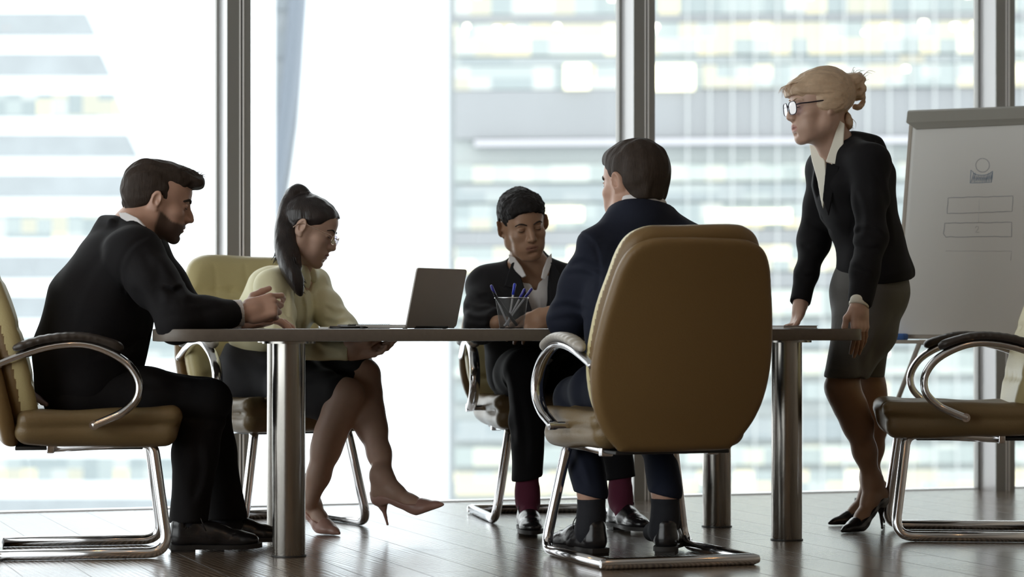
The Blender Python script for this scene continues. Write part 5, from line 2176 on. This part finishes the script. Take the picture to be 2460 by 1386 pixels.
    for a_ in (anL, anR):
        K = Solid()
        K.chain([a_ + Vector((0, 0, .012)), a_ + Vector((0, 0, -.05)), a_ + Vector((-.008, .0, -.10))], [.047, .043, .041], .02)
        K.cone(a_ + Vector((-.004, 0, -.09)), a_ + Vector((-.035, .09, -.105)), .038, .032, .03)
        K.plane(a_ + Vector((0, 0, .010)), (0, 0, 1), .004)
        K.disp(disp_noise(7, 8, 60, 120, .0008, (.3, .3, 1.5)))
        fin(K.build('sock', .003, MATS['sock_dark']), root)
    oxford(root, Vector((anL.x + .030, anL.y - .05, .002)), (-.50, .86, 0), s=1.06)
    oxford(root, Vector((anR.x - .005, anR.y - .055, .002)), (.16, .98, 0), s=1.06, mirror=-1)
    return root
# ------------------------------------------------------------------ woman in the yellow blouse
def glasses(root, f, rim_m, lens_m, w=.0255, h=.0185, r=.0012, temple_r=.0016, shape=.35, name='glasses', half_rim=False):
    """spectacles on head frame f"""
    b = MB()
    lens = MB()
    for sd in (-1, 1):
        pts = []
        for k in range(28):
            a = 2 * math.pi * k / 28
            ca, sa = math.cos(a), math.sin(a)
            e = 1 - shape * .5
            x = sd * .0325 + w * math.copysign(abs(ca) ** e, ca)
            z = -.002 + h * math.copysign(abs(sa) ** e, sa) * (1 if sa > 0 else 1.0)
            y = .108 - .25 * max(0, abs(x) - .01) ** 1.0 * .5
            pts.append(f(x, y, z))
        b.tube(pts, r * f.s, 8, closed=True)
        c = len(lens.v)
        lens.add(pts, [tuple(range(28))])
        b.tube(spline([f(sd * (.0325 + w), .100, .006), f(sd * .066, .090, .008), f(sd * .077, .06, .008), f(sd * .0825, .0, .010), f(sd * .083, -.022, .002), f(sd * .081, -.035, -.016)], 5), temple_r * f.s, 8)
    b.tube(spline([f(-.0325 + w - .0005, .107, .004), f(0, .112, .009), f(.0325 - w + .0005, .107, .004)], 5), r * 1.1 * f.s, 8)
    g = fin(b.build(name, rim_m, None, True), root)
    lo = lens.build('lenses', lens_m, None, False)
    reparent_sub(lo, g)
    return g


def build_woman_blouse():
    Fw, Lf = Vector((.95, -.30, 0)), Vector((.30, .95, 0))     # facing right and a little towards the camera; Lf = away from camera
    root = person((-.95, 8.95, 0), 'woman in a pale yellow blouse with a dark ponytail and glasses, legs crossed')
    f = Frame(P(741, 551, 8.74), (.905, -.12, -.37), (.37, .03, 1), 1.04)
    nb = P(712, 652, 8.82)
    chest, waist, pel = P(672, 720, 8.86), P(618, 825, 8.94), P(604, 890, 8.96)
    shR, shL = P(655, 690, 8.70), P(752, 684, 8.99)
    elR, wrR = P(682, 836, 8.50), P(826, 845, 8.46)
    elL, wrL = P(822, 792, 8.80), P(850, 842, 8.50)
    hiR, hiL = P(612, 905, 8.86), P(612, 898, 9.02)
    knB, anB = P(832, 950, 8.52), P(745, 1205, 8.56)
    knA, anA = P(872, 902, 8.66), P(926, 1152, 8.45)
    S = Solid()
    head_solid(S, f, fem=1, jaw=.92, nose=.95, lipf=.7)
    neck_solid(S, f, nb, .046, .052)
    S.ecyl(nb, chest, (.08, .05), (.125, .085), Lf, .05)
    S.ecyl(chest, waist, (.125, .085), (.105, .08), Lf, .05)
    S.ecyl(waist, pel, (.105, .08), (.15, .11), Lf, .05)
    for sh, el, wr in ((shR, elR, wrR), (shL, elL, wrL)):
        S.chain([nb, sh, el, wr], [.045, .040, .026, .020], .02)
    S.chain([hiR, knB], [.085, .056], .03)
    S.chain([hiL, knA], [.085, .056], .03)
    # bare lower legs with calves
    for kn, an, w_ in ((knB, anB, 1), (knA, anA, 1)):
        ax = (an - kn)
        bk = Vector((-ax.z, 0, ax.x)).normalized() * (1 if ax.x < 0 else 1)
        bk = Vector((ax.z, 0, -ax.x)).normalized()     # towards the calf (left in the picture)
        S.chain([kn, kn + ax * .18 + bk * .004, kn + ax * .36 + bk * .009, kn + ax * .52 + bk * .007, kn + ax * .75 + bk * .002, an], [.054, .051, .0505, .046, .036, .029], .04)
    hand(S, wrR, (.93, -.05, .16), (.15, -.85, -.5), (0, -.3, 1), .98, curls=((25, 30, 20), (35, 35, 20), (42, 40, 22), (48, 42, 22)), thumb=((.6, .8, -.5), (.25, 1, -.4), (.1, 1, -.3)), wr=.023)
    hand(S, wrL, (.93, -.25, .05), (.2, .5, -.8), (.2, .2, 1), .98, curls=((15, 25, 15),) * 4, wr=.022)
    # feet and shoes
    pump(root, S, Vector(((733 - CX) / F * 8.60 - .02, 8.66, .002)), (.60, -.75, 0), (0, 0, 1), MATS['pump_pink'], 1.0, .085)
    hp = P(932, 1262, 8.46)
    pump(root, S, hp, (.82, -.44, .31), (-.31, 0, .95), MATS['pump_pink'], .98, .092)
    o = S.build('body', .0027, MATS['skin_warm'], paint=face_paint(f))
    fin(o, root)
    brow_part(f, root, MATS['hair_dark'], .45)
    lash_part(f, root, MATS['hair_black'])
    fixup(root)
    glasses(root, f, MATS['metal_gold'], MATS['lens_glass'], .024, .0165, .0011, .0017, .5)
    # hair: tight cap with hairline and a high ponytail
    H = Solid()
    E = lambda x, y, z, a, b, c, k=.02, mode='u', R2=None: H.ell(f(x, y, z), (a * f.s, b * f.s, c * f.s), f.R @ R2 if R2 else f.R, k, mode)
    E(0, -.018, .037, .0785, .099, .085)
    E(0, .030, .044, .066, .064, .059, .03)
    H.poly([(.3, .076), (.092, .082), (.080, .072), (.064, .052), (.048, .030), (.024, .014), (.006, .000), (-.006, .020), (-.026, .018), (-.034, -.012), (-.050, -.030), (-.09, -.045), (-.14, -.045), (-.14, -.3), (.3, -.3)],
           .3, f(0, 0, 0), f.f, f.z, k=.003, mode='s')
    H.disp(disp_noise(3, 10, 160, 320, .0007, (.25, 1, 1)))
    tie = P(733, 470, 8.75)
    tail = spline([P(742, 474, 8.745), P(722, 456, 8.75), P(702, 470, 8.75), P(688, 505, 8.74), P(682, 550, 8.71), P(684, 600, 8.67), P(697, 645, 8.63), P(712, 680, 8.61), P(722, 708, 8.60)], 5)
    n = len(tail)
    wid = [rr(px, 8.7) for px in np.interp(np.linspace(0, 1, n), [0, .1, .22, .4, .6, .75, .88, 1], [9, 14, 19, 23, 28, 27, 19, 4])]
    for i in range(n - 1):
        H.ecyl(tail[i], tail[i + 1], (wid[i], wid[i] * .75), (wid[i + 1], wid[i + 1] * .75), (0, 1, 0), .012)
    for (a, b_, w0) in ((P(690, 600, 8.68), P(668, 632, 8.69), 17), (P(700, 640, 8.63), P(724, 672, 8.61), 15), (P(690, 560, 8.7), P(702, 640, 8.66), 26)):
        H.cone(a, b_, rr(w0, 8.7), rr(3 if w0 < 20 else 22, 8.7), .015)
    T = Solid()
    for sgn in (1,):
        T.chain(spline([P(744, 470, 8.72), P(738, 464, 8.74), P(735, 462, 8.77)], 3), [.006] * 7, .004)
    H.disp(disp_noise(13, 10, 140, 300, .0012, (1, 1, .15)))
    hr = fin(H.build('hair', .0026, MATS['hair_black'], relax=1), root)
    reparent_sub(MB().tube([P(738 + 7 * math.cos(a), 473 + 11 * math.sin(a), 8.745 + .018 * math.sin(a)) for a in np.linspace(0, 6.283, 17)[:-1]], .0045, 8, closed=True).build('hair_tie', MATS['hair_black'], None, True), hr)
    b = MB()
    rn = random.Random(4)
    for i in range(46):
        a = P(rn.uniform(690, 712), rn.uniform(610, 660), rn.uniform(8.60, 8.66))
        e = P(rn.uniform(704, 738), rn.uniform(676, 712), rn.uniform(8.59, 8.62))
        b.tube(spline([a, (a + e) / 2 + Vector((rn.uniform(-.012, .012), 0, 0)), e], 4), [.0022, .002, .002, .0018, .0016, .0014, .0011, .0008, .0004], 5)
    for i in range(16):
        a = P(rn.uniform(672, 690), rn.uniform(560, 610), 8.68)
        e = P(rn.uniform(650, 668), rn.uniform(622, 636), 8.67)
        b.tube(spline([a, (a + e) / 2, e], 4), [.0022, .002, .002, .0018, .0016, .0014, .0011, .0008, .0004], 5)
    for i in range(0):
        a = f(rn.uniform(-.03, .03), rn.uniform(-.06, .06), .122 - .02)
        q = f(rn.uniform(-.04, .04), rn.uniform(-.08, .05), .132)
        b.tube(spline([a, (a + q) / 2, q], 3), [.0006] * 3 + [.0004] * 4, 5)
    reparent_sub(b.build('hair_strands', MATS['hair_black'], None, True), hr)
    # blouse
    J = Solid()
    J.ecyl(P(708, 668, 8.83), P(678, 715, 8.87), (.095, .060), (.165, .100), Lf, .05)
    J.ecyl(P(678, 715, 8.87), P(640, 790, 8.92), (.165, .102), (.140, .108), Lf, .04)
    J.ecyl(P(640, 790, 8.92), P(612, 858, 8.95), (.140, .106), (.142, .100), Lf, .04)
    J.ell(P(704, 745, 8.79), (.062, .07, .085), None, .06)
    J.ell(P(712, 745, 8.92), (.058, .07, .085), None, .06)
    for x0, x1, x2 in ((700, 708, 700), (716, 726, 722), (734, 744, 748)):
        creases(J, [P(x0, 690, 8.72), P(x1, 730, 8.72), P(x2, 785, 8.74)], .0028, .018)
    J.cone(P(640, 690, 8.86), P(612, 790, 8.9), .07, .09, .05)
    J.chain([nb + (shR - nb) * .5, shR, shR + (elR - shR) * .5, elR, elR + (wrR - elR) * .5, P(833, 845, 8.462)], [.055, .062, .060, .050, .042, .037], .03)
    J.chain([nb + (shL - nb) * .5, shL, shL + (elL - shL) * .5, elL, elL + (wrL - elL) * .6], [.055, .062, .058, .050, .038], .03)
    J.trim(P(836, 845, 8.46), (1, 0, 0), .07)
    J.cone(f(0, -.03, -.06), nb + Vector((.012, 0, -.03)), .050, .060, .012, 's')
    J.poly([(-.040, .06), (.040, .06), (.008, -.060), (-.008, -.060)], .09, P(752, 655, 8.77), (.3, .95, 0), (-.32, .1, 1), k=.006, mode='s')
    J.plane(P(612, 862, 8.95), (0, 0, -1), .01)
    J.disp(folds(31, .0042, 14, 40))
    J.disp(folds(32, .0014, 50, 100))
    creases(J, [P(648, 700, 8.62), P(660, 740, 8.60), P(652, 780, 8.58)], .003, .025)
    creases(J, [P(690, 700, 8.68), P(694, 750, 8.68), P(700, 790, 8.70)], .004, .022)
    creases(J, [P(722, 720, 8.70), P(728, 760, 8.70), P(716, 800, 8.74)], .004, .02)
    creases(J, [P(790, 740, 8.90), P(806, 752, 8.86), P(826, 752, 8.88)], .003, .02)
    creases(J, [P(790, 772, 8.88), P(812, 778, 8.86), P(835, 774, 8.88)], .003, .02)
    creases(J, [P(760, 832, 8.45), P(780, 845, 8.43), P(812, 850, 8.43)], .003, .02)
    J.chain([P(830, 822, 8.43), P(829, 866, 8.43)], [.002, .002], .004, 's')
    fin(J.build('blouse', .0045, MATS['blouse_yellow'], relax=1), root)
    C = Solid()
    for x0, y0, x1, y1, D0, D1 in ((730, 636, 742, 690, 8.74, 8.735), (748, 640, 757, 676, 8.80, 8.80)):
        C.chain(spline([P(700 if D0 < 8.78 else 745, 634, 8.80 if D0 < 8.78 else 8.86), P(x0, y0 + 12, D0), P(x1 - 2, y1, D1)], 4), [.012, .013, .013, .014, .014, .014, .013, .009, .005], .01)
    fin(C.build('blouse_collar', .003, MATS['blouse_yellow']), root)
    b = MB()
    for x, y, D in ((741, 712, 8.715), (739, 742, 8.71), (733, 772, 8.74)):
        pass
    # skirt drawn over both thighs
    K = Solid()
    K.ecyl(P(612, 830, 8.95), P(600, 900, 8.96), (.135, .100), (.175, .125), Lf, .04)
    K.cone(P(575, 915, 8.95), P(600, 890, 8.95), .07, .10, .04)
    K.chain([hiR, P(720, 922, 8.68), P(812, 945, 8.54)], [.105, .086, .070], .05)
    K.chain([hiL, P(740, 890, 8.84), P(862, 900, 8.67)], [.105, .084, .072], .05)
    K.cone(P(700, 940, 8.66), P(778, 975, 8.58), .07, .055, .05)
    K.poly([(-.2, -.2), (.25, -.2), (.25, .3), (-.0, .3)], .3, P(873, 880, 8.6), (-.40, 0, -.90), (.90, 0, -.40), k=.002, mode='s') if False else None
    K.plane(P(850, 925, 8.6), Vector((.80, -.1, -.50)), .003)
    K.plane(P(612, 822, 8.95), (0, 0, 1), .01)
    K.disp(folds(41, .0035, 12, 36))
    creases(K, [P(600, 860, 8.80), P(640, 880, 8.72), P(700, 880, 8.7)], .003, .03)
    creases(K, [P(740, 915, 8.60), P(790, 905, 8.58), P(850, 890, 8.6)], .003, .025)
    fin(K.build('skirt', .0045, MATS['skirt_black'], relax=2), root)
    return root
# ------------------------------------------------------------------ standing blonde woman
def build_woman_standing():
    Fw = Vector((-.985, -.12, 0))
    Lf = Vector((.12, -.985, 0))      # her left = towards the camera
    root = person((1.27, 8.65, 0), 'blonde woman in black jacket and grey skirt, standing and leaning on the table')
    f = Frame(P(1970, 254, 8.56), (-.95, -.24, -.10), (-.08, 0, 1), 1.12, .96)
    nb = P(2018, 360, 8.62)
    chest, waist, pel = P(2040, 450, 8.64), P(2085, 575, 8.66), P(2088, 690, 8.68)
    shN, shF = P(2092, 392, 8.44), P(1985, 405, 8.82)
    elN, wrN = P(2094, 570, 8.37), P(2064, 728, 8.28)
    elF, wrF = P(1955, 580, 8.82), P(1922, 735, 8.70)
    hiN, hiF = P(2085, 720, 8.62), P(2088, 720, 8.74)
    knN, anN = P(2022, 930, 8.54), P(2070, 1185, 8.57)
    knF, anF = P(2088, 930, 8.84), P(2104, 1160, 8.93)
    hN = Vector(((2119 - CX) / F * 8.72, 8.72, .003))
    hF = Vector(((2124 - CX) / F * 8.98, 8.98, .003))
    dN, dF = Vector((-.72, -.69, 0)).normalized(), Vector((-.93, -.36, 0)).normalized()
    anN = hN + dN * .058 + Vector((0, 0, .178))
    anF = hF + dF * .058 + Vector((0, 0, .178))
    S = Solid()
    head_solid(S, f, fem=1, jaw=.94, nose=.95, mouth_open=.5, lipf=.3)
    S.cone(f(0, -.020, -.035), nb, .052, .052, .03)
    S.cone(f(0, .02, -.085), P(1996, 372, 8.60), .030, .034, .03)
    for sg in (-1, 1):      # neck tendons and collar bones
        S.cone(f(sg * .045, -.02, -.05), P(1988, 388, 8.60 + sg * -.012), .012, .009, .02)
    S.ecyl(nb, P(2050, 450, 8.64), (.08, .05), (.11, .07), Lf, .05)
    S.ecyl(P(2050, 450, 8.64), waist, (.11, .07), (.09, .07), Lf, .05)
    S.ecyl(waist, pel, (.095, .075), (.11, .085), Lf, .05)
    for sh, el, wr in ((shN, elN, wrN), (shF, elF, wrF)):
        S.chain([nb, sh, el, wr], [.045, .042, .030, .022], .03)
    for h_, k_, a_ in ((hiN, knN, anN), (hiF, knF, anF)):
        ax = a_ - k_
        S.chain([h_, h_ + (k_ - h_) * .7, k_], [.062, .050, .052], .03)
        S.chain([k_, k_ + ax * .12 + Vector((.004, 0, 0)), k_ + ax * .24 + Vector((.010, 0, 0)), k_ + ax * .40 + Vector((.014, 0, 0)), k_ + ax * .68 + Vector((.008, 0, 0)), a_], [.053, .049, .049, .048, .037, .031], .04)
    # near hand grips the rounded end of the tabletop
    hand(S, wrN, (.02, -.10, -1), (.60, -.78, .05), (-.9, -.3, 0), .98,
         curls=((6, 10, 8), (8, 10, 8), (6, 12, 8), (6, 16, 8)), spread=1.2, thumb=((.55, .80, -.35), (.02, 1, -.30), (-.1, 1, -.2)), wr=.026)
    # far hand leans on the notebook
    hand(S, wrF, (-.30, -.22, -.92), (-.80, -.15, .30), (.2, -1, 0), .80,
         curls=((-52, 4, 4), (-54, 4, 4), (-54, 4, 4), (-52, 4, 4)), thumb=((.35, 1, .0), (.15, 1, .2), (.1, 1, .5)), wr=.030)
    for hp, td, w_ in ((hN, dN, 0), (hF, dF, 1)):
        pump(root, S, hp, td, (0, 0, 1), MATS['pump_black'], .96, .100, .060)
    o = S.build('body', .0028, MATS['skin_light'], paint=face_paint(f, .5, lambda q, sm: {'stocking': (q[:, 2] < -.72) * 1.0}))
    fin(o, root)
    brow_part(f, root, MATS['hair_blonde'], .4)
    lash_part(f, root, MATS['hair_dark'])
    fixup(root)
    glasses(root, f, MATS['metal_dark'], MATS['lens_glass'], .0265, .0205, .0016, .0022, .6)
    # hair swept back into a loose bun
    H = Solid()
    E = lambda x, y, z, a, b, c, k=.02, mode='u', R2=None: H.ell(f(x, y, z), (a * f.s, b * f.s, c * f.s), f.R @ R2 if R2 else f.R, k, mode)
    E(0, -.022, .040, .0835, .100, .085)
    E(0, .020, .062, .070, .085, .042, .03, 'u', Euler((-.25, 0, 0)).to_matrix())
    E(0, .080, .052, .050, .028, .030, .02, 'u', Euler((-.5, 0, 0)).to_matrix())
    H.poly([(.3, .032), (.125, .040), (.104, .044), (.080, .030), (.055, .014), (.034, -.004), (.014, -.020), (-.008, -.034), (-.030, -.042), (-.042, -.060), (-.07, -.085), (-.10, -.09), (-.12, -.3), (.3, -.3)],
           .3, f(0, 0, 0), f.f, f.z, k=.003, mode='s')
    for sg in (-1, 1):
        E(sg * .062, -.020, .006, .027, .054, .038, .02)
    for (x, y, z, a, b_, c) in ((0, -.112, .060, .040, .034, .034), (.015, -.130, .035, .030, .026, .030), (-.02, -.118, .072, .028, .026, .022)):
        E(x, y, z, a, b_, c, .012)
    # rolled strands around the bun
    for k in range(5):
        a0 = k * 1.25
        pts = [f(.034 * math.cos(a0 + t * .7) * .9, -.122 + .02 * math.sin(t * 2 + k), .050 + .036 * math.sin(a0 + t * .7)) for t in np.linspace(0, 3.4, 12)]
        H.chain(pts, [.009 * f.s] * 12, .004)
    loop = [f(.02 + .006 * math.sin(t), -.135 - .026 * math.sin(t), .022 - .034 * math.cos(t)) for t in np.linspace(-.4, 3.6, 12)]
    H.chain(loop, [.0075 * f.s] * 12, .004)
    E(-.0, -.088, -.055, .026, .014, .030, .012)
    H.disp(disp_noise(3, 14, 220, 460, .0011, (.16, 1, 1)))
    H.disp(disp_noise(5, 8, 70, 120, .0016, (.2, 1, 1)))
    hr = fin(H.build('hair', .0024, MATS['hair_blonde'], relax=1), root)
    b = MB()
    rn = random.Random(9)
    TR = [.0011, .0010, .0010, .0009, .0008, .0007, .0006, .0004, .0002]
    for k in range(26):      # flyaways over the bun
        a = f(rn.uniform(-.03, .03), rn.uniform(-.14, -.09), rn.uniform(.05, .09))
        q = a + f.R @ Vector((rn.uniform(-.02, .02), rn.uniform(-.055, -.0), rn.uniform(.0, .035)))
        b.tube(spline([a, (a + q) / 2 + Vector((0, 0, rn.uniform(.0, .018))), q], 4), TR, 5)
    for k in range(14):      # wisps at the nape
        a = f(rn.uniform(-.03, .03), rn.uniform(-.10, -.08), rn.uniform(-.05, -.03))
        q = a + f.R @ Vector((rn.uniform(-.01, .01), rn.uniform(-.02, .005), -.045))
        b.tube(spline([a, (a + q) / 2 + Vector((rn.uniform(-.006, .012), 0, 0)), q], 4), TR, 5)
    for k in range(30):      # fringe over the forehead
        x = rn.uniform(-.045, .045)
        a = f(x, .085, .075)
        q = f(x * 1.1, .112 + rn.uniform(-.006, .012), .050 + rn.uniform(-.016, .01))
        b.tube(spline([a, f(x, .112, .070), q], 4), TR, 5)
    reparent_sub(b.build('hair_strands', MATS['hair_blonde'], None, True), hr)
    # jacket
    J = Solid()
    J.ecyl(P(2030, 365, 8.63), P(2042, 425, 8.64), (.10, .075), (.185, .130), Lf, .05)
    J.ecyl(P(2042, 425, 8.64), P(2062, 500, 8.65), (.185, .132), (.165, .128), Lf, .04)
    J.ecyl(P(2062, 500, 8.65), P(2088, 575, 8.66), (.165, .125), (.135, .112), Lf, .04)
    J.ecyl(P(2088, 575, 8.66), P(2098, 655, 8.67), (.135, .112), (.180, .135), Lf, .04)
    J.chain([P(2140, 600, 8.66), P(2178, 655, 8.66)], [.03, .022], .05)
    J.cone(P(2085, 345, 8.60), P(2100, 420, 8.62), .05, .07, .05)
    J.poly([(-.07, .12), (.06, .12), (.028, 0), (.014, -.10), (.004, -.185), (-.016, -.185), (-.048, -.12), (-.060, -.03)], .06, P(1985, 400, 8.56), (.96, .22, -.2), (-.2, 0, 1), k=.004, mode='s')
    J.cone(f(0, -.02, -.05), P(2010, 372, 8.61), .062, .075, .01, 's')
    J.plane(P(2110, 682, 8.67), (.17, 0, -1), .004)
    J.ell(P(2016, 705, 8.62), (.022, .2, .05), None, .01, 's')
    J.plane(P(2028, 302, 8.62), (.35, 0, 1), .02)
    J.chain([nb + (shN - nb) * .5, shN, shN + (elN - shN) * .5, elN, elN + (wrN - elN) * .5, P(2064, 735, 8.28)], [.065, .070, .062, .054, .046, .040], .03)
    J.chain([nb + (shF - nb) * .5, shF, shF + (elF - shF) * .5, elF, elF + (wrF - elF) * .5, P(1922, 728, 8.705)], [.065, .068, .060, .052, .045, .038], .03)
    J.trim(P(2064, 732, 8.28), wrN - elN, .07)
    J.trim(P(1923, 728, 8.705), wrF - elF, .07)
    J.disp(folds(71, .0045, 10, 30))
    J.disp(folds(72, .0016, 30, 70))
    for q in ((2052, 470, 2062, 520, 2056, 560, 8.42), (2060, 560, 2085, 552, 2115, 566, 8.32), (2050, 640, 2066, 650, 2084, 660, 8.28), (2058, 590, 2080, 600, 2108, 596, 8.31),
              (1945, 530, 1958, 540, 1985, 556, 8.77), (1930, 590, 1945, 600, 1965, 600, 8.77), (1915, 660, 1930, 668, 1948, 664, 8.72)):
        creases(J, [P(q[0], q[1], q[6]), P(q[2], q[3], q[6] - .01), P(q[4], q[5], q[6])], .003, .02)
    creases(J, [P(2110, 430, 8.37), P(2128, 520, 8.45), P(2130, 580, 8.55)], .003, .03)
    fin(J.build('jacket', .0045, MATS['suit_black'], relax=2), root)
    # shirt and its wide collar
    C = Solid()
    C.ecyl(P(2018, 395, 8.62), P(2052, 480, 8.63), (.10, .058), (.12, .088), Lf, .03)
    C.ecyl(P(2052, 480, 8.63), P(2092, 600, 8.66), (.12, .090), (.10, .085), Lf, .04)
    C.poly([(-.12, .14), (.06, .14), (.03, .02), (.0, -.085), (-.03, -.06), (-.09, .0)], .022, P(1985, 405, 8.58), (.96, .22, -.2), (-.2, 0, 1), k=.006, mode='s')
    fin(C.build('shirt', .004, MATS['blouse_cream'], relax=1), root)
    def blade(name, pts, th=.0032, m='blouse_cream'):
        """thin cloth blade over a 3-D outline, given as triangles fanned from the first corner"""
        q = [P(*a) for a in pts]
        c = sum(q, Vector()) / len(q)
        n = Vector()
        for i in range(len(q)):
            n += (q[i] - c).cross(q[(i + 1) % len(q)] - c)
        n.normalize()
        X = (q[1] - q[0]).normalized()
        X = (X - n * X.dot(n)).normalized()
        Y = n.cross(X)
        pg = [((a - c).dot(X), (a - c).dot(Y)) for a in q]
        S3 = Solid()
        S3.poly(pg, th, c, X, Y, rad=.002)
        return fin(S3.build(name, .0026, MATS[m]), root)
    blade('shirt_collar', [(2018, 290, 8.54), (2029, 297, 8.52), (2026, 345, 8.50), (2008, 396, 8.50), (1983, 388, 8.51), (1998, 345, 8.52)])
    blade('shirt_collar', [(1952, 350, 8.66), (1964, 352, 8.62), (1976, 385, 8.56), (1984, 430, 8.54), (1986, 505, 8.535), (1974, 480, 8.545), (1958, 430, 8.57), (1949, 385, 8.62)], .0042)
    blade('lapel', [(1983, 390, 8.492), (2008, 398, 8.488), (2020, 400, 8.486), (2002, 455, 8.49), (1990, 520, 8.51), (1977, 480, 8.52), (1982, 430, 8.51)], .004, 'suit_black')
    C = Solid()
    d = (wrN - elN).normalized()
    a, b_ = P(2064, 722, 8.28), P(2063, 737, 8.278)
    C.cone(a, b_, .0345, .0345, 0)
    C.trim(b_, d, .08)
    fin(C.build('shirt_cuff', .003, MATS['blouse_cream']), root)
    # skirt
    K = Solid()
    K.ecyl(P(2088, 610, 8.67), P(2086, 700, 8.67), (.115, .095), (.168, .128), Lf, .04)
    K.ecyl(P(2086, 700, 8.67), P(2075, 790, 8.67), (.168, .128), (.172, .110), Lf, .04)
    K.ecyl(P(2072, 790, 8.60), P(2030, 905, 8.54), (.10, .108), (.085, .076), Lf, .05)
    K.ecyl(P(2076, 790, 8.74), P(2084, 905, 8.80), (.10, .095), (.085, .056), Lf, .05)
    K.ell(P(2140, 690, 8.67), (.05, .10, .09), None, .05)
    K.plane(P(2050, 907, 8.65), (0, 0, -1), .003)
    K.plane(P(2088, 610, 8.67), (0, 0, 1), .01)
    K.disp(folds(81, .003, 10, 28, (1, 1, .4)))
    creases(K, [P(2085, 800, 8.48), P(2066, 850, 8.50), P(2062, 905, 8.52)], .004, .03)
    creases(K, [P(2140, 760, 8.60), P(2100, 830, 8.58), P(2068, 890, 8.56)], .004, .03)
    fin(K.build('skirt', .0045, MATS['skirt_grey'], relax=2), root)
    return root
PEOPLE = [build_man_gesturing(), build_woman_blouse(), build_young_man(), build_man_behind(), build_woman_standing()]
